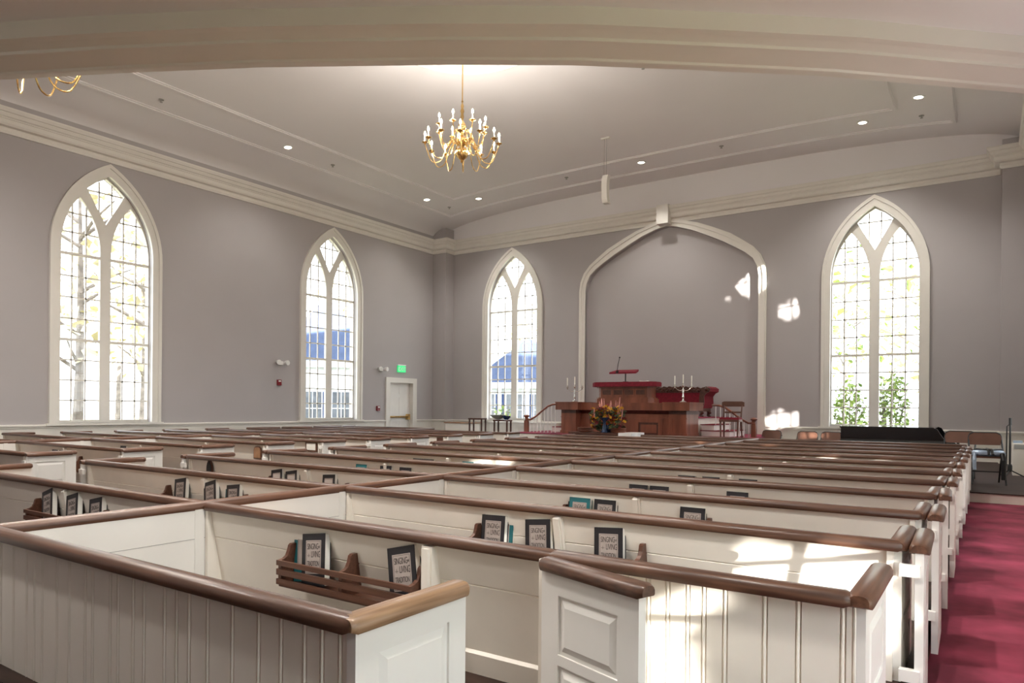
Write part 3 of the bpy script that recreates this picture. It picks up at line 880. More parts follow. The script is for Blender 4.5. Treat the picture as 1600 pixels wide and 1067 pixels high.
for c, x, y, roll, lab, tx, dy in BOOKS:
    rl = roll * 1.45
    put_book(c, x + 0.225 * rl, y, lab, rl, text=tx, dy=dy)

# ------------------------------------------------------------------ pulpit and chancel furniture
MH = M['mahog']
t = thing('pulpit', 'large mahogany pulpit with projecting wings and red velvet desk on the dais', 'pulpit', (-7.3, 15.7, 0.62))
def pb(mb, name, m, parent=None, smooth=False):
    o = mb.build(name, m, parent or t, smooth)
    if parent is None:
        o.matrix_parent_inverse = Matrix.Translation((7.3, -15.7, -0.62))
    return o
def crown_prof(z0, z1, d):   # moulding stack under a slab
    return [(0, z0), (0.02, z0), (0.03, z0 + 0.02), (d * 0.4, z0 + 0.045), (d * 0.8, z1 - 0.02), (d, z1), (0, z1)]
def wing(x0, x1):
    w = MB()
    w.box(x0 + 0.11, x1 - 0.11, 15.41, 16.2, 0.62, 1.13)
    w.box(x0 + 0.09, x1 - 0.09, 15.39, 16.2, 0.62, 0.70)
    w.box(x0 + 0.095, x1 - 0.095, 15.395, 16.2, 1.03, 1.045)
    for a in (x0 + 0.125, x1 - 0.2):
        w.box(a, a + 0.075, 15.40, 15.42, 0.7, 1.03)
    return w
for x0, x1 in ((-9.05, -8.41), (-6.2, -5.56)):
    o = pb(wing(x0, x1), 'wing', MH)
    c = MB()
    c.sweep([(x0 + 0.11, 16.2), (x0 + 0.11, 15.41), (x1 - 0.11, 15.41), (x1 - 0.11, 16.2)], [(-a, b) for a, b in crown_prof(1.13, 1.215, 0.085)])
    pb(c, 'crown_moulding', M['dkwood'], o)
    pb(MB().box(x0, x1, 15.3, 16.22, 1.215, 1.39).box(x0 - 0.012, x1 + 0.012, 15.288, 16.22, 1.39, 1.412), 'cap_slab', MH, o)
cen = MB()
cen.box(-8.52, -6.09, 15.66, 16.2, 0.62, 1.13)
for (xa, xb) in ((-7.05, -6.33), (-8.3, -7.75)):
    cen.box(xa, xa + 0.11, 15.635, 15.67, 0.62, 1.02).box(xb - 0.11, xb, 15.635, 15.67, 0.62, 1.02).box(xa + 0.11, xb - 0.11, 15.635, 15.67, 0.93, 1.02).box(xa + 0.16, xb - 0.16, 15.645, 15.67, 0.68, 0.88)
cen.box(-8.5, -6.1, 15.64, 15.67, 1.03, 1.06)
o = pb(cen, 'front_panel', MH)
for (xa, xb) in ((-6.93, -6.45), (-8.18, -7.87)):
    pb(MB().box(xa, xb, 15.65, 15.665, 0.63, 0.93), 'panel_recess', M['dkwood'], o)
pb(MB().prism([(15.66, 1.13), (15.62, 1.16), (15.58, 1.215), (15.9, 1.215), (15.9, 1.13)], -8.5, -6.1, 'x'), 'crown_moulding', M['dkwood'], o)
pb(MB().box(-8.41, -6.2, 15.54, 16.22, 1.215, 1.395), 'cap_slab', MH, o)
# raised desk: half-octagon
def oct_plan(w, d, yb): return [(-7.5 - w, yb), (-7.5 - w, yb - d * 0.72), (-7.5 - w * 0.86, yb - d), (-7.5 + w * 0.86, yb - d), (-7.5 + w, yb - d * 0.72), (-7.5 + w, yb)]
pb(MB().prism(oct_plan(0.80, 0.40, 16.3), 1.395, 1.50, 'z').prism(oct_plan(0.77, 0.37, 16.3), 1.50, 1.53, 'z'), 'plinth', MH)
o = pb(MB().prism(oct_plan(0.72, 0.32, 16.3), 1.53, 1.80, 'z').prism(oct_plan(0.76, 0.36, 16.3), 1.765, 1.80, 'z'), 'desk', MH)
for k in range(4):
    xa = -7.5 - 0.60 + k * 0.305
    f = MB()
    y0 = 16.3 - 0.32
    f.box(xa, xa + 0.285, y0 - 0.012, y0, 1.575, 1.60).box(xa, xa + 0.285, y0 - 0.012, y0, 1.715, 1.74).box(xa, xa + 0.025, y0 - 0.012, y0, 1.6, 1.715).box(xa + 0.26, xa + 0.285, y0 - 0.012, y0, 1.6, 1.715)
    pb(f, 'desk_panel', MH, o)
    pb(MB().box(xa + 0.025, xa + 0.26, y0 - 0.004, y0 + 0.002, 1.6, 1.715), 'panel_recess', M['dkwood'], o)
pb(MB().prism(oct_plan(0.86, 0.46, 16.32), 1.80, 1.90, 'z').prism(oct_plan(0.84, 0.44, 16.32), 1.90, 1.915, 'z'), 'velvet_top', M['velvet'])
t = thing('book_stand', 'small red velvet book stand on a slim post above the pulpit desk', 'book stand', (-7.5, 16.05, 1.915))
MB().tube([(0.02, 0, 0), (0.02, 0, 0.22)], 0.016, 10).lathe([(0.07, 0), (0.07, 0.012), (0.02, 0.02)], 0.02, 0, 0, 14).build('post', M['blackm'], t, True)
MB().add([(-0.36, -0.14, 0.2), (0.36, -0.14, 0.2), (0.30, 0.16, 0.27), (-0.30, 0.16, 0.27), (-0.36, -0.14, 0.245), (0.36, -0.14, 0.245), (0.30, 0.16, 0.315), (-0.30, 0.16, 0.315)], [(0, 3, 2, 1), (4, 5, 6, 7), (0, 1, 5, 4), (1, 2, 6, 5), (2, 3, 7, 6), (3, 0, 4, 7)]).build('cushion_board', M['velvet'], t)
t = thing('gooseneck_microphone', 'thin black gooseneck microphone rising from the red book stand', 'microphone', (-7.63, 15.9, 2.13))
MB().tube([(0, 0.02, 0.03), (0.0, 0.0, 0.1), (0.02, -0.01, 0.22), (0.05, -0.02, 0.32), (0.075, -0.04, 0.375)], 0.008, 8).build('neck', M['blackm'], t, True)
MB().ball((0.08, -0.05, 0.385), 0.02, 10, 6).build('head', M['blackm'], t, True)
MB().box(-0.02, 0.02, -0.05, 0.03, 0.0, 0.06).build('clamp', M['blackm'], t)
tag(MB().prism([(-0.1, 0), (0.1, 0), (0.098, 0.03), (0.0, 0.018), (-0.098, 0.032)], -0.07, 0.07, 'y', mtx=loc(-7.0, 16.1, 1.915)).build('open_book', M['page']), 'open white book lying at the right of the red velvet pulpit top', 'book')

def candelabrum(x, y, z, label, n_c):
    t = thing('candelabrum', label, 'candelabrum', (x, y, z), 0.35, 'candelabra on the pulpit wings')
    MB().lathe([(0.075, 0), (0.078, 0.012), (0.05, 0.025), (0.02, 0.05), (0.016, 0.09), (0.028, 0.12), (0.018, 0.15), (0.015, 0.22), (0.026, 0.27), (0.013, 0.30), (0.013, 0.36), (0.03, 0.385), (0.022, 0.40)], seg=14).build('stem', M['silver'], t, True)
    tips = [(-0.19, 0, 0.37), (0, 0, 0.40), (0.19, 0, 0.37)]
    for s in (-1, 1):
        MB().tube([(0, 0, 0.30), (s * 0.05, 0, 0.27), (s * 0.10, 0, 0.275), (s * 0.15, 0, 0.31), (s * 0.19, 0, 0.36)], 0.009, 8).build('arm', M['silver'], t, True)
    for i, p in enumerate(tips):
        cup = MB().lathe([(0.008, -0.05), (0.02, -0.03), (0.01, -0.015), (0.035, 0.0), (0.036, 0.008), (0.016, 0.012), (0.02, 0.045)], p[0], p[1], p[2], 12).build('candle_cup', M['silver'], t, True)
        if i < n_c:
            MB().lathe([(0.012, 0.03), (0.012, 0.24), (0.004, 0.25)], p[0], p[1], p[2], 10).build('candle', M['candle'], cup, True)
candelabrum(-8.75, 15.75, 1.412, 'silver candelabrum with only two candles on the left pulpit wing', 2)
candelabrum(-5.88, 15.75, 1.412, 'silver candelabrum with three white candles on the right pulpit wing', 3)

# raised floor and stairs behind the pulpit
struct(MB().box(-9.0, -5.7, 16.21, YF + 0.25, 0.62, 1.04).build('floor_pulpit_platform', M['pew']))
struct(MB().box(-9.02, -5.66, 16.21, YF + 0.25, 1.04, 1.06).build('floor_pulpit_carpet', M['carpet']))
def stairs(name, label, x0, s):
    t = thing(name, label, 'stairs', (x0, 16.9, 0.62))
    for k in range(2):
        xa, xb = sorted((s * 0.03, s * (0.36 * (2 - k) - 0.02)))
        z1 = 0.14 * (k + 1)
        st = MB().box(xa, xb, -0.6, 0.6, 0.14 * k, z1 - 0.02).build('step', M['door'], t)
        MB().box(xa - 0.02, xb + 0.02, -0.62, 0.62, z1 - 0.02, z1).build('tread', M['velvet'], st)
    return t
stairs('pulpit_stairs', 'white steps with crimson treads to the right of the pulpit', -5.66, 1)
stairs('pulpit_stairs', 'white steps with crimson treads to the left of the pulpit', -9.03, -1)
def balustrade(label, x, y, s):
    t = thing('balustrade', label, 'balustrade', (x, y, 0.62), 0, 'stair balustrades')
    MB().box(-0.05, 0.05, -0.05, 0.05, 0, 0.30).lathe([(0.045, 0.3), (0.05, 0.32), (0.04, 0.34), (0.048, 0.36), (0.045, 0.385), (0.075, 0.40), (0.085, 0.42), (0.07, 0.44), (0.03, 0.455), (0, 0.46)], seg=16).build('newel_post', MH, t, True)
    pts = [(0, 0, 0.33), (s * 0.12, 0, 0.325), (s * 0.3, 0, 0.42), (s * 0.48, 0, 0.56), (s * 0.66, 0, 0.68), (s * 0.8, 0, 0.725), (s * 0.97, 0, 0.735)]
    MB().tube(pts, 0.026, 10).build('handrail', MH, t, True)
    for k in range(1, 9):
        xx = 0.11 * k
        zt = 0.33
        for a, b in zip(pts, pts[1:]):
            if abs(a[0]) <= xx <= abs(b[0]):
                zt = a[2] + (b[2] - a[2]) * (xx - abs(a[0])) / (abs(b[0]) - abs(a[0]))
        MB().lathe([(0.012, 0), (0.012, 0.08), (0.018, 0.12), (0.01, 0.2), (0.012, zt)], s * xx, 0, 0, 8).build('baluster', M['white'], t, True)
    return t
balustrade('curved brown handrail with white balusters on the left of the pulpit', -10.12, 15.62, 1)
balustrade('brown newel and white balusters to the right of the pulpit behind the chair', -4.44, 16.4, -1)

# sofa behind the pulpit
t = thing('sofa', 'crimson carved-wood settee with scrolled arms behind the pulpit', 'sofa', (-6.95, 17.7, 1.06))
MB().box(-0.95, 0.95, -0.32, 0.3, 0.22, 0.36).build('seat_cushion', M['velvet'], t)
MB().box(-0.97, 0.97, -0.34, 0.32, 0.14, 0.22).build('seat_rail', M['dkwood'], t)
MB().prism([(0.24, 0.36), (0.24, 0.66), (0.34, 0.68), (0.34, 0.36)], -0.9, 0.9, 'x').build('backrest', M['velvet'], t)
mb = MB()
cr = []
for i in range(41):
    u = -1 + 2 * i / 40
    cr.append((u * 0.93, 0.74 + 0.05 * math.cos(u * PI * 0.5) + 0.018 * math.sin(i * 1.9)))
mb.prism([(-0.93, 0.63), (0.93, 0.63)] + cr[::-1], 0.22, 0.37, 'y')
for i in range(34):
    u = -0.88 + 1.76 * i / 33
    mb.ball((u, 0.215, 0.70 + 0.03 * math.sin(i * 2.3)), 0.03 + 0.008 * math.sin(i * 3.1), 6, 4)
mb.build('crest_rail', M['dkwood'], t, True)
for s in (-1, 1):
    a = [(s * 0.92, -0.0, 0.2), (s * 0.96, 0, 0.4), (s * 0.99, 0, 0.58), (s * 1.02, 0, 0.66)]
    prof = [(s * 0.9, 0.22), (s * 0.99, 0.22), (s * 1.03, 0.35), (s * 1.02, 0.52), (s * 1.08, 0.60), (s * 1.16, 0.64), (s * 1.17, 0.72), (s * 1.09, 0.77), (s * 0.98, 0.74), (s * 0.92, 0.64), (s * 0.9, 0.5)]
    arm = MB().prism(prof, -0.33, 0.36, 'y').build('arm', M['velvet'], t, True)
    MB().prism([(p[0] * 0.99 + s * 0.01, p[1]) for p in prof], -0.37, -0.33, 'y').ball((s * 1.09, -0.37, 0.695), 0.06, 10, 6).build('arm_front', M['dkwood'], arm)
    for y in (-0.3, 0.28):
        MB().tube([(s * 0.92, y, 0.16), (s * 0.96, y - 0.03, 0.10), (s * 0.93, y - 0.05, 0.04), (s * 0.99, y - 0.07, 0.0)], [0.05, 0.055, 0.035, 0.04], 8).build('leg', M['dkwood'], t, True)

# side chair
t = thing('side_chair', 'wooden side chair with dark red seat right of the pulpit', 'chair', (-4.8, 15.85, 0.62), 0.1)
MB().box(-0.21, 0.21, -0.2, 0.2, 0.41, 0.455).build('seat', M['velvet'], t)
MB().box(-0.215, 0.215, -0.21, 0.21, 0.36, 0.41).build('seat_frame', M['rack'], t)
for s in (-1, 1):
    MB().tube([(s * 0.19, -0.18, 0.38), (s * 0.185, -0.18, 0.2), (s * 0.18, -0.19, 0)], [0.024, 0.02, 0.014], 8).build('leg', M['rack'], t, True)
    MB().tube([(s * 0.2, 0.26, 0), (s * 0.19, 0.2, 0.3), (s * 0.19, 0.19, 0.45), (s * 0.195, 0.24, 0.66), (s * 0.2, 0.29, 0.80)], [0.016, 0.022, 0.022, 0.018, 0.018], 8).build('leg', M['rack'], t, True)
MB().prism([(-0.25, 0.70), (0.25, 0.70), (0.25, 0.80), (0.2, 0.82), (-0.2, 0.82), (-0.25, 0.80)], 0.25, 0.28, 'y').build('crest_rail', M['rack'], t)
MB().box(-0.18, 0.18, 0.215, 0.235, 0.55, 0.59).ball((0, 0.225, 0.57), 0.035, 8, 6).build('back_slat', M['rack'], t)
# communion table and what stands on it
t = thing('communion_table', 'dark communion table in front of the pulpit', 'table', (-6.7, 13.4, 0))
MB().box(-0.72, 0.72, -0.3, 0.3, 0.71, 0.75).build('tabletop', M['dkwood'], t)
MB().box(-0.66, 0.66, -0.26, 0.26, 0.62, 0.71).build('apron', M['dkwood'], t)
for sx in (-1, 1):
    for sy in (-1, 1):
        MB().box(sx * 0.62 - 0.03, sx * 0.62 + 0.03, sy * 0.23 - 0.03, sy * 0.23 + 0.03, 0, 0.62).build('leg', M['dkwood'], t)
tag(MB().box(-6.25, -5.975, 13.097, 13.715, 0.7505, 0.757).box(-5.975, -5.955, 13.085, 13.715, 0.48, 0.757).box(-6.25, -5.975, 13.083, 13.097, 0.66, 0.757).build('table_runner', M['cloth']), 'white cloth draped over the right end of the communion table', 'cloth')
def tray_stack(x, y, label):
    t = thing('offering_plate', label, 'plate', (x, y, 0.752), 0, 'stacked offering plates')
    for i in range(3):
        MB().lathe([(0.10, 0.002), (0.15, 0.012), (0.165, 0.032), (0.155, 0.03), (0.1, 0.012)], 0, 0, 0.033 * i, 20).build('plate', MH, t, True)
tray_stack(-7.13, 13.3, 'stack of wooden offering plates left of the flowers')
tray_stack(-6.33, 13.25, 'stack of wooden offering plates right of the blue vase')
t = thing('flower_vase', 'dark blue flared pedestal vase in front of the autumn flowers', 'vase', (-6.62, 13.2, 0.752))
MB().lathe([(0.075, 0), (0.08, 0.01), (0.05, 0.04), (0.035, 0.1), (0.03, 0.18), (0.04, 0.24), (0.09, 0.29), (0.115, 0.31), (0.1, 0.312), (0.03, 0.25)], seg=20).build('vase_body', M['bluegl'], t, True)
MB().lathe([(0.0, 0.275), (0.085, 0.292), (0.0, 0.30)], seg=12).build('bowl_lining', M['glassbowl'], t, True)
rd = random.Random(11)
t = thing('flower_arrangement', 'autumn arrangement of yellow, orange and russet flowers on the table', 'flowers', (-6.66, 13.42, 0.752))
MB().lathe([(0.10, 0), (0.13, 0.05), (0.12, 0.16), (0.10, 0.18)], seg=16).build('pot', M['bluegl'], t, True)
def blooms(m, n, name, r0, r1, zlo, zhi, plume=False):
    mb = MB()
    for i in range(n):
        a, q = rd.uniform(0, 2 * PI), math.sqrt(rd.uniform(0.02, 1))
        z = rd.uniform(zlo, zhi)
        wid = 0.36 * (1 - abs((z - 0.30) / 0.55) ** 2) + 0.04
        x, y = wid * q * math.cos(a), wid * 0.6 * q * math.sin(a)
        r = rd.uniform(r0, r1)
        if plume:
            mb.tube([(x, y, z - 0.08), (x * 1.05, y, z), (x * 1.1, y, z + 0.12)], [0.01, r, 0.006], 6)
        else:
            k = 7
            tilt = Matrix.Translation((x, y, z)) @ Matrix.Rotation(rd.uniform(-0.9, 0.9), 4, 'X') @ Matrix.Rotation(rd.uniform(-0.9, 0.9), 4, 'Y')
            for j in range(k):
                th = 2 * PI * j / k
                c, s = math.cos(th), math.sin(th)
                mb.add([(0, 0, 0), (r * c - 0.35 * r * s, r * s + 0.35 * r * c, r * 0.3), (1.25 * r * c, 1.25 * r * s, r * 0.15), (r * c + 0.35 * r * s, r * s - 0.35 * r * c, r * 0.3)], [(0, 1, 2, 3)], tilt)
            mb.ball((0, 0, r * 0.12), r * 0.34, 6, 4, mtx=tilt)
    o = mb.build(name, m, t)
    tag(o, kind='stuff')
    return o
blooms(M['leafd'], 110, 'leaves', 0.035, 0.06, 0.02, 0.5)
blooms(M['fly'], 75, 'yellow_flowers', 0.026, 0.046, 0.08, 0.58)
blooms(M['flo'], 50, 'orange_flowers', 0.026, 0.046, 0.1, 0.5)
blooms(M['flr'], 60, 'russet_flowers', 0.026, 0.05, 0.06, 0.58)
blooms(M['flp'], 16, 'plumes', 0.012, 0.02, 0.36, 0.62, True)

# ------------------------------------------------------------------ front left corner
def stool(x, y, z0, h, label, w=0.42):
    t = thing('plant_stand', label, 'stand', (x, y, z0), 0.2, 'tall wooden stands')
    MB().box(-w / 2, w / 2, -0.16, 0.16, h - 0.04, h).build('top', M['dkwood'], t)
    for sx in (-1, 1):
        for sy in (-1, 1):
            MB().box(sx * (w / 2 - 0.03) - 0.018, sx * (w / 2 - 0.03) + 0.018, sy * 0.13 - 0.018, sy * 0.13 + 0.018, 0, h - 0.04).build('leg', M['dkwood'], t)
stool(-11.65, 15.5, 0, 0.96, 'dark wooden stand with nothing on it near the front left corner')
stool(-10.67, 15.3, 0, 0.93, 'dark wooden stand carrying bowls before the front left window')
tag(MB().lathe([(0.05, 0), (0.06, 0.01), (0.16, 0.06), (0.235, 0.125), (0.225, 0.125), (0.15, 0.07), (0.0, 0.025)], -10.86, 15.36, 0.935, 24).build('bowl', M['glassbowl'], None, True), 'wide pale glass bowl on the dark stand by the window', 'bowl')
tag(MB().lathe([(0.05, 0), (0.06, 0.012), (0.1, 0.06), (0.115, 0.10), (0.105, 0.1), (0.06, 0.03), (0, 0.02)], -10.525, 15.27, 0.935, 20).build('bowl', M['bluegl'], None, True), 'small dark blue bowl on the dark stand by the window', 'bowl')
t = thing('console_desk', 'cream desk with honey wooden top beside the left corner pilaster', 'desk', (-13.6, 17.3, 0))
MB().box(-0.5, 0.5, -0.22, 0.22, 0, 0.76).build('body', M['pew'], t)
MB().box(-0.53, 0.53, -0.26, 0.26, 0.76, 0.79).build('top', M['seatw'], t)
t = thing('radiator_cover', 'white panelled radiator cover beneath the front left window', 'radiator cover', (-12.1, 18.4, 0))
MB().box(-1.15, 1.3, -0.12, 0.2, 0, 0.78).build('body', M['door'], t)
MB().box(-1.2, 1.35, -0.16, 0.2, 0.78, 0.81).build('top', M['door'], t)
for k in range(5):
    xa = -1.1 + k * 0.475
    f = MB()
    f.box(xa, xa + 0.44, -0.132, -0.12, 0.64, 0.72).box(xa, xa + 0.44, -0.132, -0.12, 0.06, 0.12).box(xa, xa + 0.06, -0.132, -0.12, 0.12, 0.64).box(xa + 0.38, xa + 0.44, -0.132, -0.12, 0.12, 0.64)
    f.build('panel_frame', M['door'], t)

# ------------------------------------------------------------------ right platform: folding chairs, piano, stand, cabinet
def folding_chair(label, x, y, z, rz, group=None):
    t = thing('folding_chair', label, 'chair', (x, y, z), rz, group)
    MB().prism([(-0.2, 0.0), (0.2, 0.0), (0.215, 0.1), (0.2, 0.155), (0.15, 0.185), (-0.15, 0.185), (-0.2, 0.155), (-0.215, 0.1)], -0.008, 0.01, 'y', mtx=loc(0, 0.2, 0.585) @ Matrix.Rotation(-0.18, 4, 'X')).build('backrest', M['steel'], t)
    MB().prism([(-0.19, -0.2), (0.19, -0.2), (0.2, 0.15), (0.15, 0.19), (-0.15, 0.19), (-0.2, 0.15)], 0.40, 0.425, 'z').build('seat', M['steel'], t)
    fr_ = []
    for s in (-1, 1):
        MB().tube([(s * 0.215, -0.26, 0.0), (s * 0.215, -0.05, 0.36), (s * 0.217, 0.2, 0.62), (s * 0.21, 0.24, 0.72)], 0.0125, 8).build('leg', M['blackm'], t, True)
        MB().tube([(s * 0.195, 0.3, 0.0), (s * 0.195, 0.12, 0.30), (s * 0.195, 0.02, 0.42)], 0.0125, 8).build('leg', M['blackm'], t, True)
    MB().tube([(-0.21, 0.24, 0.72), (-0.195, 0.245, 0.755), (-0.15, 0.25, 0.772), (0.15, 0.25, 0.772), (0.195, 0.245, 0.755), (0.21, 0.24, 0.72)], 0.0125, 8).build('top_tube', M['blackm'], t, True)
    MB().tube([(-0.195, 0.2, 0.17), (0.195, 0.2, 0.17)], 0.009, 6).build('stretcher', M['blackm'], t, True)
    return t
for x, y, lab in ((-4.2, 16.75, 'leftmost sunlit brown folding chair in front of the arch edge'), (-3.36, 16.5, 'middle sunlit brown folding chair of the three left of the piano'), (-2.84, 16.5, 'sunlit brown folding chair touching the left end of the piano')):
    folding_chair(lab, x, y, 0.0, random.uniform(-0.08, 0.08), 'folding chairs on the platform')
folding_chair('brown folding chair half hidden behind the piano\'s right end', -0.40, 13.57, 0.15, -0.05, 'folding chairs on the platform')
folding_chair('brown folding chair with a strapped silver bundle on its seat', -0.02, 13.02, 0.15, 0.12, 'folding chairs on the platform')
t = thing('wrapped_bundle', 'silver-blue padded bundle with black straps on a folding chair', 'bundle', (-0.02, 12.98, 0.576), 0.12)
mb = MB()
n, m_ = 20, 10
vs = []
for j in range(m_ + 1):
    ph = PI * j / m_
    for i in range(n):
        th = 2 * PI * i / n
        ex = lambda v, p: math.copysign(abs(v) ** p, v)
        r = 1 + 0.05 * math.sin(5 * th + 3 * ph) + 0.03 * math.sin(9 * th)
        vs.append((0.235 * ex(math.cos(th), 0.6) * math.sin(ph) ** 0.5 * r, 0.19 * ex(math.sin(th), 0.6) * math.sin(ph) ** 0.5 * r, 0.048 - 0.048 * ex(math.cos(ph), 0.7)))
mb.add(vs, [(j * n + i, j * n + (i + 1) % n, (j + 1) * n + (i + 1) % n, (j + 1) * n + i) for j in range(m_) for i in range(n)])
mb.build('padding', M['foil'], t, True)
for (a, b) in (((-0.2, -0.06), (0.06, -0.21)), ((0.0, -0.21), (0.02, 0.19)), ((0.05, -0.21), (0.22, 0.02))):
    MB().tube([(a[0], a[1], 0.03), (a[0] * 0.8, a[1] * 0.85, 0.102), (b[0] * 0.8, b[1] * 0.8, 0.102), (b[0], b[1], 0.03)], 0.018, 6).build('strap', M['blackm'], t)
MB().tube([(-0.18, -0.21, 0.05), (-0.185, -0.235, -0.05), (-0.18, -0.235, -0.2)], [0.02, 0.028, 0.024], 8).build('hanging_strap', M['foil'], t)
MB().tube([(0.17, -0.21, 0.05), (0.18, -0.24, -0.05), (0.185, -0.235, -0.34)], [0.03, 0.035, 0.03], 8).build('hanging_strap', M['blackm'], t)
# grand piano, lid down, tail to the left
t = thing('grand_piano', 'black lacquered grand piano beneath the front right window', 'piano', (-1.4, 14.2, 0.0))
t.scale = (1, 1, 1.18)
plan = [(-0.82, -0.3), (0.62, -0.3), (0.62, 1.1), (0.2, 1.12), (-0.15, 0.9), (-0.5, 0.55), (-0.75, 0.3), (-0.84, 0.0)]
MB().prism(plan, 0.50, 0.80, 'z').build('case', M['black'], t)
MB().prism([(p[0] * 1.02, p[1] * 1.01 - 0.01) for p in plan], 0.80, 0.825, 'z').build('lid', M['black'], t)
mb = MB().prism([(0.62, 0.50), (0.96, 0.50), (0.96, 0.595), (0.93, 0.62), (0.86, 0.63), (0.78, 0.66), (0.72, 0.74), (0.68, 0.80), (0.62, 0.82)], -0.3, -0.24, 'y')
mb.build('key_cheek', M['black'], t)
mb = MB().prism([(0.62, 0.50), (0.96, 0.50), (0.96, 0.595), (0.93, 0.62), (0.86, 0.63), (0.78, 0.66), (0.72, 0.74), (0.68, 0.80), (0.62, 0.82)], 1.04, 1.1, 'y')
mb.build('key_cheek', M['black'], t)
MB().box(0.62, 0.95, -0.24, 1.04, 0.50, 0.575).build('key_bed', M['black'], t)
MB().box(0.76, 0.92, -0.22, 1.02, 0.575, 0.60).build('keys', M['white'], t)
for p in ((0.75, -0.15), (0.75, 0.95), (-0.6, 0.1)):
    MB().tube([(p[0], p[1], 0.5), (p[0], p[1], 0.08), (p[0], p[1], 0.0)], [0.07, 0.045, 0.05], 10).build('leg', M['black'], t, True)
# microphone stand folded upright
t = thing('microphone_stand', 'tall folded black tripod stand beside the cream cabinet', 'stand', (0.30, 14.45, 0.15))
MB().tube([(0, 0, 0.1), (0, 0, 0.98)], 0.014, 8).tube([(0.0, 0, 0.88), (0.0, 0, 1.0)], 0.022, 8).build('pole', M['blackm'], t, True)
MB().tube([(-0.05, 0, 0.2), (-0.045, 0, 0.86), (0.0, 0.0, 0.9)], 0.01, 8).build('boom', M['blackm'], t, True)
for a in (0.2, 2.3, 4.4):
    MB().tube([(0, 0, 0.13), (0.22 * math.cos(a), 0.22 * math.sin(a), 0.012)], 0.011, 6).build('leg', M['blackm'], t, True)
MB().lathe([(0.02, 0.1), (0.035, 0.11), (0.035, 0.2), (0.02, 0.22)], seg=10).build('collar', M['blackm'], t, True)
t = thing('cream_cabinet', 'low cream cabinet with grey control strip at the right wall', 'cabinet', (0.55, 15.2, 0.15))
MB().box(-0.2, 0.19, -0.2, 0.2, 0, 0.56).build('body', M['pew'], t)
MB().box(-0.18, 0.17, -0.21, -0.2, 0.46, 0.54).build('control_strip', M['grey'], t)
MB().box(-0.19, -0.06, -0.15, 0.1, 0.56, 0.60).build('dial_unit', M['bookteal'] if False else M['foil'], t)
MB().lathe([(0.012, 0), (0.012, 0.01)], 0, 0, 0, 10, mtx=loc(-0.02, -0.2, 0.24) @ Matrix.Rotation(PI / 2, 4, 'X')).build('knob', M['brass'], t)

# ------------------------------------------------------------------ chandeliers
def chandelier(label, x, y, zbot, zceil, rot, CH_W):
    t = thing('chandelier', label, 'chandelier', (x, y, zbot), rot, 'brass chandeliers')
    body = [(0.0, 0.0), (0.02, 0.005), (0.03, 0.02), (0.015, 0.04), (0.06, 0.07), (0.10, 0.12), (0.115, 0.17), (0.10, 0.22), (0.05, 0.25), (0.03, 0.27), (0.05, 0.30), (0.085, 0.34), (0.09, 0.38), (0.06, 0.43), (0.028, 0.46), (0.025, 0.52), (0.05, 0.55), (0.07, 0.60), (0.06, 0.66), (0.03, 0.70), (0.02, 0.74), (0.03, 0.78), (0.022, 0.84), (0.035, 0.88), (0.02, 0.93), (0.028, 0.97), (0.01, 1.02), (0.02, 1.05), (0.0, 1.07)]
    MB().lathe(body, seg=18).build('body', M['brass'], t, True)
    MB().tube([(0, 0, 1.05), (0, 0, zceil - zbot)], 0.011, 8).build('chain_rod', M['brass'], t, True)
    MB().lathe([(0.01, -0.09), (0.05, -0.06), (0.08, -0.02), (0.085, 0.0)], 0, 0, zceil - zbot, 16).build('ceiling_rose', M['brass'], t, True)
    for n, R, zc, zr, dip, ph in ((12, 0.63, 0.30, 0.30, 0.0, 0.0), (8, 0.42, 0.56, 0.50, 0.26, 0.2)):
        for i in range(n):
            a = 2 * PI * i / n + ph
            zz = zc + (0.035 if (i % 2) else 0.0) * (1 if n == 12 else 0.6)
            mt = rotz(a)
            s = R / 0.63
            pts = [(0.07, 0, zr), (0.15 * s, 0, zr + 0.06), (0.25 * s, 0, zr - 0.03), (0.34 * s, 0, dip + 0.04 + 0.02), (0.43 * s, 0, dip + 0.0), (0.52 * s, 0, dip + 0.03), (0.60 * s, 0, zz - 0.11), (R, 0, zz - 0.02)]
            sm = []
            for j in range(len(pts) - 1):
                p0, p1, p2, p3 = [Vector(pts[max(0, min(len(pts) - 1, j + d))]) for d in (-1, 0, 1, 2)]
                for q in range(3):
                    u = q / 3
                    sm.append(0.5 * ((2 * p1) + (p2 - p0) * u + (2 * p0 - 5 * p1 + 4 * p2 - p3) * u * u + (3 * p1 - p0 - 3 * p2 + p3) * u ** 3))
            sm.append(Vector(pts[-1]))
            arm = MB(mt).tube(sm, 0.0085, 7).build('arm', M['brass'], t, True)
            MB(mt).lathe([(0.008, -0.035), (0.018, -0.02), (0.012, -0.01), (0.05, 0.0), (0.054, 0.008), (0.02, 0.008), (0.018, 0.03)], R, 0, zz, 12).build('drip_pan', M['brass'], arm, True)
            MB(mt).lathe([(0.011, 0.02), (0.011, 0.115), (0.006, 0.118)], R, 0, zz, 8).build('candle_sleeve', M['candle'], arm, True)
            MB(mt).lathe([(0.005, 0.112), (0.019, 0.135), (0.018, 0.155), (0.007, 0.185), (0.0, 0.195)], R, 0, zz, 8).build('bulb', M['bulb'], arm, True)
    for i in range(6):
        a = 2 * PI * (i + 0.5) / 6 + rot
        l = bpy.data.lights.new('chandelier_glow', 'POINT')
        l.energy = CH_W / 6
        l.color = (1.0, 0.93, 0.85)
        l.shadow_soft_size = 0.03
        lo = bpy.data.objects.new('chandelier_glow', l)
        C.objects.link(lo)
        lo.location = (x + 0.74 * math.cos(a), y + 0.74 * math.sin(a), zbot + 0.44)
    return t
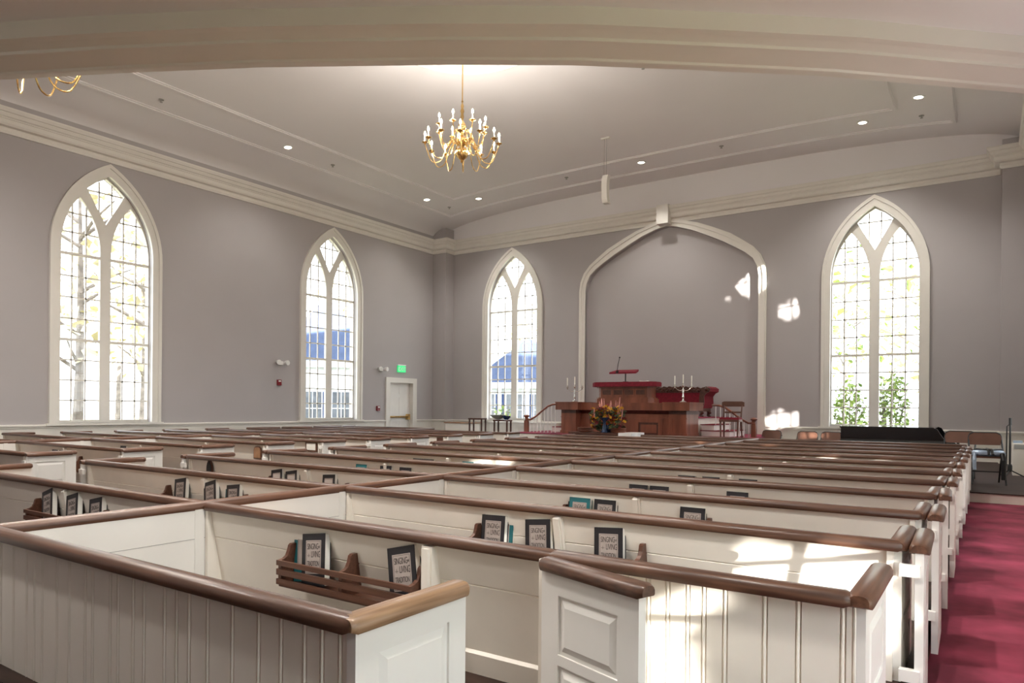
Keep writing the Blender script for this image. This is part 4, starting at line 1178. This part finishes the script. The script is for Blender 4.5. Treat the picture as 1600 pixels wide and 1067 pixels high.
chandelier('lit brass chandelier hanging from the ceiling medallion in mid room', -7.47, 9.43, 5.42, vault(-7.47) - 0.005, 0.1, 240.0)
chandelier('brass chandelier mostly hidden above the curved near soffit', -7.5, 2.75, 4.30, vault(-7.5) - 0.005, 0.5, 120.0)
# ------------------------------------------------------------------ ceiling fittings
def downlight(x, y, z, lab, watts, group, sl=0.0, spread=120):
    t = thing('downlight', lab, 'ceiling light', (x, y, z - 0.012), 0, group)
    t.rotation_euler = (0, -sl, 0)
    MB().lathe([(0.085, -0.004), (0.12, -0.006), (0.125, 0.0), (0.12, 0.02), (0.085, 0.02)], seg=24, caps=False).build('ring', M['white'], t, True)
    MB().lathe([(0.0, 0.004), (0.086, 0.004), (0.086, 0.012), (0.0, 0.012)], seg=24).build('diffuser', M['lamp'], t)
    l = bpy.data.lights.new('downlight_beam', 'SPOT')
    l.energy = watts
    l.spot_size = math.radians(spread)
    l.spot_blend = 0.7
    l.color = (1, 0.95, 0.88)
    l.shadow_soft_size = 0.08
    lo = bpy.data.objects.new('downlight_beam', l)
    C.objects.link(lo)
    lo.location = (x, y, z - 0.05)
for x, y, w, lab in ((-14.0, 10.95, 90, 'lit round downlight midway along the left ceiling border'), (-14.0, 16.0, 90, 'lit round downlight near the front left ceiling corner, left of a close pair'),
                  (-12.81, 17.0, 150, 'lit round downlight over the front left window, right of a close pair'), (-7.53, 17.0, 190, 'lit round downlight right of the hanging speaker'),
                  (-2.34, 17.08, 190, 'lit round downlight over the front right window'), (-1.2, 16.1, 150, 'lit round downlight in the front right ceiling corner'),
                  (-12.8, 3.2, 430, 'added fill light at the rear left of the main ceiling'), (-10.2, 3.2, 430, 'added fill light at the rear of the main ceiling, second from the left wall'), (-7.53, 3.2, 430, 'added fill light at the rear middle of the main ceiling'),  # rear row added out of view as fill for the pews
                  (-4.9, 3.2, 600, 'added fill light at the rear of the main ceiling, second from the right wall'), (-2.3, 3.2, 600, 'added fill light at the rear right of the main ceiling')):
    downlight(x, y, vault(x), lab, w, 'recessed downlights', math.atan((vault(x + 0.05) - vault(x - 0.05)) / 0.1), 120 if y > 5 else 140)
for x, y, lab in ((-3.7, 0.55, 'added fill light in the gallery soffit farthest from the right wall'), (-2.2, 1.35, 'added fill light in the middle of the gallery soffit'), (-0.75, 1.5, 'added fill light in the gallery soffit nearest the right wall')):  # unseen lamps added under the gallery to brighten the nearest pews
    downlight(x, y, 3.02, lab, 85.0, 'added fill lights under the gallery', 0.0, 150)
SPR = [(-14.02, 7.83, 'at the near left ceiling border'), (-13.95, 17.0, 'in the front left ceiling corner'), (-14.04, 12.38, 'beyond the left downlight'), (-9.75, 16.98, 'left of the hanging speaker'), (-5.43, 16.99, 'between the speaker and the right downlights'), (-1.22, 17.16, 'in the front right ceiling corner'), (-5.4, 12.24, 'just under the near soffit')]
for x, y, lab in SPR:
    t = thing('sprinkler_head', 'tiny ceiling sprinkler ' + lab, 'sprinkler', (x, y, vault(x) - 0.005), 0, 'ceiling sprinklers')
    MB().lathe([(0.0, -0.05), (0.03, -0.05), (0.03, -0.045), (0.01, -0.04), (0.01, -0.01), (0.05, -0.008), (0.055, 0.004), (0, 0.004)], seg=12).build('head', M['grey'], t, True)
t = thing('hanging_speaker', 'slim curved white column speaker hanging from the ceiling before the arch', 'speaker', (-7.56, 15.0, 6.12))
mb = MB()
arc = [(-0.10 + 0.10 * math.cos(u) , 0.34 + 0.9 * math.sin(u) * 0.38) for u in [(-1 + 2 * i / 12) * 1.35 for i in range(13)]]
vs, fs = [], []
for i, (dy, z) in enumerate(arc):
    for (xx, yy) in ((-0.07, -dy - 0.06), (0.07, -dy - 0.06), (0.07, -dy + 0.08), (-0.07, -dy + 0.08)):
        vs.append((xx, yy, z))
for i in range(12):
    for k in range(4):
        fs.append((4 * i + k, 4 * i + (k + 1) % 4, 4 * i + 4 + (k + 1) % 4, 4 * i + 4 + k))
fs += [(3, 2, 1, 0), (48, 49, 50, 51)]
mb.add(vs, fs)
mb.build('cabinet', M['trim'], t)
for xx in (-0.03, 0.03):
    MB().tube([(xx, 0, 0.66), (xx, 0, vault(-7.56) - 6.13)], 0.004, 5).build('cable', M['grey'], t)
MB().box(-0.11, 0.11, -0.03, 0.03, vault(-7.56) - 6.155, vault(-7.56) - 6.122).build('ceiling_plate', M['trim'], t)

# ------------------------------------------------------------------ left wall fittings
def emergency(y, z, label):
    t = thing('emergency_light', label, 'emergency light', (XL, y, z), 0, 'emergency lights on the left wall')
    MB().box(0.0, 0.05, -0.08, 0.08, -0.05, 0.05).build('housing', M['white'], t)
    for s in (-1, 1):
        MB().tube([(0.05, s * 0.1, 0.0), (0.10, s * 0.13, 0.01), (0.17, s * 0.14, 0.01)], [0.03, 0.06, 0.068], 12).build('lamp_head', M['white'], t, True)
emergency(12.01, 2.39, 'white twin-head emergency light left of the second window')
emergency(15.75, 2.41, 'white twin-head emergency light between second window and exit sign')
def strobe(y, z, label):
    t = thing('fire_alarm', label, 'fire alarm', (XL, y, z), 0, 'fire alarms on the left wall')
    MB().box(0, 0.05, -0.06, 0.06, -0.075, 0.075).build('body', M['red'], t)
    MB().box(0.05, 0.06, -0.035, 0.035, 0.02, 0.055).build('strobe_lens', M['white'], t)
strobe(11.98, 1.87, 'dark red fire alarm below the left emergency light')
strobe(15.65, 1.2, 'dark red fire alarm box beside the white door')
t = thing('exit_sign', 'glowing green exit sign above the white side door', 'sign', (XL, 16.67, 2.36))
MB().box(0.005, 0.055, -0.17, 0.17, 0.0, 0.21).build('sign_face', M['green'], t)
MB().box(0.0, 0.06, -0.18, 0.18, 0.21, 0.245).build('mount', M['white'], t)
cu = bpy.data.curves.new('exit_text', 'FONT')
cu.body = 'EXIT'
cu.size = 0.17
cu.extrude = 0.002
cu.align_x = 'CENTER'
o = bpy.data.objects.new('lettering', cu)
C.objects.link(o)
bpy.context.view_layer.update()
me = bpy.data.meshes.new_from_object(o.evaluated_get(bpy.context.evaluated_depsgraph_get()))
bpy.data.objects.remove(o)
me.materials.append(M['white'])
o = bpy.data.objects.new('lettering', me)
C.objects.link(o)
o.parent = t
o.rotation_euler = (PI / 2, 0, PI / 2)
o.location = (0.058, 0, 0.045)

# ------------------------------------------------------------------ outside: lawn, trees, neighbouring houses
struct(MB().box(-140, 60, -60, 120, -1.0, -0.52).build('ground', M['grass']))
def leaf_quads(mb, pts, r, rd):
    for p in pts:
        a = Matrix.Translation(p) @ Matrix.Rotation(rd.uniform(0, 2 * PI), 4, 'Z') @ Matrix.Rotation(rd.uniform(-1.4, 1.4), 4, 'X') @ Matrix.Rotation(rd.uniform(0, 2 * PI), 4, 'Z')
        q = r * rd.uniform(0.6, 1.3)
        mb.add([(-q, 0, 0), (-0.3 * q, -0.55 * q, 0.1 * q), (q, 0, 0), (-0.3 * q, 0.55 * q, 0.1 * q)], [(0, 1, 2, 3)], a)
def tree(label, x, y, h, cr, leaf, n, seed, z0=-0.52, low=0.3, r=0.22, trunk=0.16, group='trees outside the windows'):
    rd = random.Random(seed)
    t = thing('tree', label, 'tree', (x, y, z0), 0, group)
    tb = MB()
    tb.tube([(0, 0, 0), (0.1, 0.05, h * 0.3), (0.0, 0.1, h * 0.6), (0.1, 0, h * 0.92)], [trunk, trunk * 0.8, trunk * 0.5, 0.03], 8)
    for i in range(9):
        a, z = rd.uniform(0, 2 * PI), h * rd.uniform(0.3, 0.8)
        L = cr * rd.uniform(0.5, 0.95)
        tb.tube([(0.05, 0.05, z), (L * 0.5 * math.cos(a), L * 0.5 * math.sin(a), z + L * 0.35), (L * math.cos(a), L * math.sin(a), z + L * 0.6)], [trunk * 0.4, trunk * 0.25, 0.02], 6)
    tb.build('trunk', M['bark'], t, True)
    mb = MB()
    pts = []
    for i in range(n):
        a, b, q = rd.uniform(0, 2 * PI), rd.uniform(-1, 1), rd.uniform(0.15, 1) ** 0.4
        rr = math.sqrt(1 - b * b) * cr * q
        pts.append((rr * math.cos(a), rr * math.sin(a), h * (low + (1 - low) * (0.5 + 0.5 * b * q))))
    leaf_quads(mb, pts, r, rd)
    o = mb.build('crown', leaf, t)
    return t
tree('slim yellow autumn tree outside the left window, left pane', -21.5, 9.6, 9, 2.2, M['autumn'], 240, 1)
tree('dark-trunked tree outside the left window between its panes', -26.0, 14.2, 10, 2.2, M['autumn'], 200, 2, trunk=0.28)
tree('broad bleached tree farther off outside the left window', -42.0, 21.0, 14, 5.0, M['autumn'], 420, 3, r=0.3)
tree('bleached autumn tree outside the left window, right pane', -33.0, 17.6, 9, 2.4, M['autumn'], 240, 4)
tree('pale tall tree behind the blue-roofed house', -44.0, 43.0, 14, 5.0, M['autumn'], 700, 5, r=0.35)
tree('pale tree behind the house seen through the front left window', -32.0, 52.0, 11, 3.5, M['autumn'], 400, 6, r=0.35)
tree('tall green tree beyond the front right window', -7.5, 48.0, 12, 5.5, M['foliage'], 420, 7, r=0.35)
tree('second green tree beyond the front right window', -2.0, 36.0, 8, 3.5, M['autumn'], 300, 8, r=0.3)
def shrub(label, x, y, h, cr, n, seed, m):
    rd = random.Random(seed)
    t = thing('shrub', label, 'shrub', (x, y, -0.52), 0, 'shrubs outside the front windows')
    mb = MB()
    for i in range(14):
        a, L = rd.uniform(0, 2 * PI), rd.uniform(0.3, 0.95)
        mb.tube([(0, 0, 0), (cr * L * 0.5 * math.cos(a), cr * L * 0.5 * math.sin(a), h * 0.5), (cr * L * math.cos(a), cr * L * math.sin(a), h * rd.uniform(0.75, 1))], [0.02, 0.014, 0.006], 5)
    mb.build('stem', M['bark'], t)
    mb = MB()
    pts = []
    for i in range(n):
        a, q, z = rd.uniform(0, 2 * PI), math.sqrt(rd.uniform(0, 1)), rd.uniform(0.1, 1)
        k = cr * (1 - 0.5 * z * z) * q
        pts.append((k * math.cos(a), k * math.sin(a), h * z * (1 - 0.25 * q * rd.random())))
    leaf_quads(mb, pts, 0.085, rd)
    mb.build('foliage', m, t)
shrub('leafy green shrub outside the front right window, right pane', -2.1, 20.3, 2.9, 0.62, 900, 21, M['foliage'])
shrub('leafy green shrub outside the front right window, left pane', -3.2, 21.3, 2.6, 0.66, 800, 22, M['foliage'])
shrub('low spiky shrub outside the front left window', -15.0, 21.5, 2.0, 0.6, 300, 23, M['foliage'])
def house(label, x, y, w, d, zw, zr, rz):
    t = thing('house', label, 'house', (x, y, -0.52), rz, 'houses outside the windows')
    MB().box(-w / 2, w / 2, 0, d, 0, zw).build('walls', M['siding'], t)
    MB().prism([(-w / 2 - 0.3, zw), (w / 2 + 0.3, zw), (0, zr)], -0.35, d + 0.3, 'y').build('roof', M['roofb'], t)
    MB().box(-w / 2 - 0.3, w / 2 + 0.3, -0.42, -0.36, zw - 0.35, zw + 0.02).build('fascia', M['siding'], t)
    for i in range(4):
        xx = -w / 2 + w * (i + 0.5) / 4
        for (za, zb) in ((0.7, 2.6),) if zw < 4.5 else ((0.7, 2.4), (3.2, 4.7)):
            wd = MB().box(xx - 0.5, xx + 0.5, -0.06, -0.01, za, zb).build('window', M['dkglass'], t)
            MB().box(xx - 0.02, xx + 0.02, -0.09, -0.06, za, zb).box(xx - 0.5, xx + 0.5, -0.09, -0.06, (za + zb) / 2 - 0.02, (za + zb) / 2 + 0.02).box(xx - 0.56, xx - 0.5, -0.09, 0, za, zb).box(xx + 0.5, xx + 0.56, -0.09, 0, za, zb).build('sash', M['siding'], wd)
            for s in (-1, 1):
                xs_ = xx + s * 0.72
                MB().box(xs_ - 0.15, xs_ + 0.15, -0.05, -0.01, za, zb).build('shutter', M['shut'], wd)
    for i in range(5):
        xx = -w / 2 + w * i / 4
        MB().lathe([(0.14, 0), (0.12, 0.1), (0.12, zw - 0.5), (0.16, zw - 0.36)], xx, -0.25, 0, 12).build('column', M['siding'], t, True)
    return t
house('white house with slate-blue gabled roof outside the second left window', -31.5, 27.5, 6.4, 8, 4.35, 8.0, 0.75)
house('white house with blue shutters outside the front left window', -23.2, 36.0, 7.0, 8, 3.3, 6.0, 0.35)
# trees on the sunny side: their leaves break the low sun into patches
GAPS = []
def gap(x, y, z, ry, rz):
    k = (x - XR) / SUN_DIR.x
    GAPS.append((y - SUN_DIR.y * k, z - SUN_DIR.z * k, ry, rz))
for g in ((-5.48, 18.82, 4.58, 0.42, 0.52), (-4.15, 18.65, 3.80, 0.30, 0.26), (-4.42, 18.6, 0.98, 0.24, 0.30), (-3.85, 18.6, 1.05, 0.22, 0.30), (-3.36, 16.72, 0.68, 0.25, 0.1), (-2.84, 16.72, 0.68, 0.2, 0.1), (-4.2, 16.9, 0.7, 0.2, 0.1),
          (-4.3, 6.0, 0.66, 0.30, 0.09), (-3.5, 6.2, 0.68, 0.12, 0.06), (-3.7, 10.4, 0.73, 0.45, 0.06), (-2.7, 10.8, 0.72, 0.30, 0.06), (-3.0, 9.8, 0.70, 0.20, 0.05),
          (-1.55, 8.9, 0.69, 0.14, 0.06), (-0.9, 8.9, 0.69, 0.16, 0.06), (-0.84, 2.14, 0.33, 0.125, 0.45), (-0.67, 2.14, 0.66, 0.08, 0.09), (-0.95, 2.12, 0.735, 0.16, 0.035),
          (-0.86, 3.1, 0.64, 0.10, 0.12), (-0.52, 3.1, 0.60, 0.18, 0.14), (-0.45, 3.1, 0.74, 0.10, 0.04), (-1.25, 4.07, 0.66, 0.045, 0.10), (-0.25, 2.9, 0.45, 0.22, 0.28), (-0.2, 4.4, 0.55, 0.16, 0.22), (-0.2, 6.2, 0.6, 0.2, 0.2)):
    gap(*g)
def sun_tree(label, ya, yb, za, zb, n, seed):
    """crown spread in the path of the low sun between ya..yb, za..zb of the right wall"""
    rd = random.Random(seed)
    back = -SUN_DIR
    def at(y, z, k): return Vector((XR, y, z)) + back * k
    base = at((ya + yb) / 2, 0, 7.0)
    t = thing('tree', label, 'tree', (base.x, base.y, -0.52), 0, 'trees on the sunny side')
    top = zb + 1.2
    MB().tube([(0, 0, 0), (0.1, 0.1, top * 0.4), (0, 0.2, top * 0.8)], [0.2, 0.15, 0.05], 8).build('trunk', M['bark'], t, True)
    mb = MB()
    pts = []
    while len(pts) < n:
        y, z = rd.uniform(ya, yb), rd.uniform(za, zb)
        if any(((y - g[0]) / (g[2] + 0.02)) ** 2 + ((z - g[1]) / (g[3] + 0.02)) ** 2 < rd.uniform(0.75, 1.25) for g in GAPS): continue
        p = at(y, z, rd.uniform(5.5, 8.5))
        pts.append((p.x - base.x, p.y - base.y, p.z + 0.52))
    leaf_quads(mb, pts, 0.15, rd)
    mb.build('crown', M['foliage'], t)
sun_tree('leafy tree outside the added rear window of the right wall', -0.2, 3.2, 0.0, 3.3, 11000, 31)
sun_tree('leafy tree outside the middle window of the right wall', 6.2, 9.0, 0.4, 6.7, 6500, 32)
sun_tree('leafy tree outside the front window of the right wall', 12.4, 15.2, 0.4, 6.7, 11000, 33)

# unseen uplights added to brighten the gallery soffit
for x, y, a, lab in ((-4.6, YB, 0.0, 'added white bowl fill light on the rear wall under the gallery'), (XR, 3.5, PI / 2, 'added white bowl fill light on the right wall beside the added window')):
    t = thing('fill_uplight', lab, 'fill light', (x, y, 1.9), a, 'added uplights under the gallery')
    MB().box(-0.05, 0.05, 0.0, 0.02, -0.12, 0.05).build('bracket', M['brass'], t)
    MB().lathe([(0.0, -0.03), (0.05, -0.02), (0.1, 0.03), (0.12, 0.10), (0.115, 0.10), (0.095, 0.035), (0.045, -0.012), (0.0, -0.02)], 0, 0.13, 0, 20).build('shade', M['white'], t, True)
    l = bpy.data.lights.new('fill_uplight_glow', 'POINT')
    l.energy = 70.0 if a == 0 else 11.0
    l.color = (1, 0.96, 0.90)
    l.shadow_soft_size = 0.03
    lo = bpy.data.objects.new('fill_uplight_glow', l)
    C.objects.link(lo)
    lo.location = (x - 0.13 * math.sin(a), y + 0.13 * math.cos(a), 1.95)
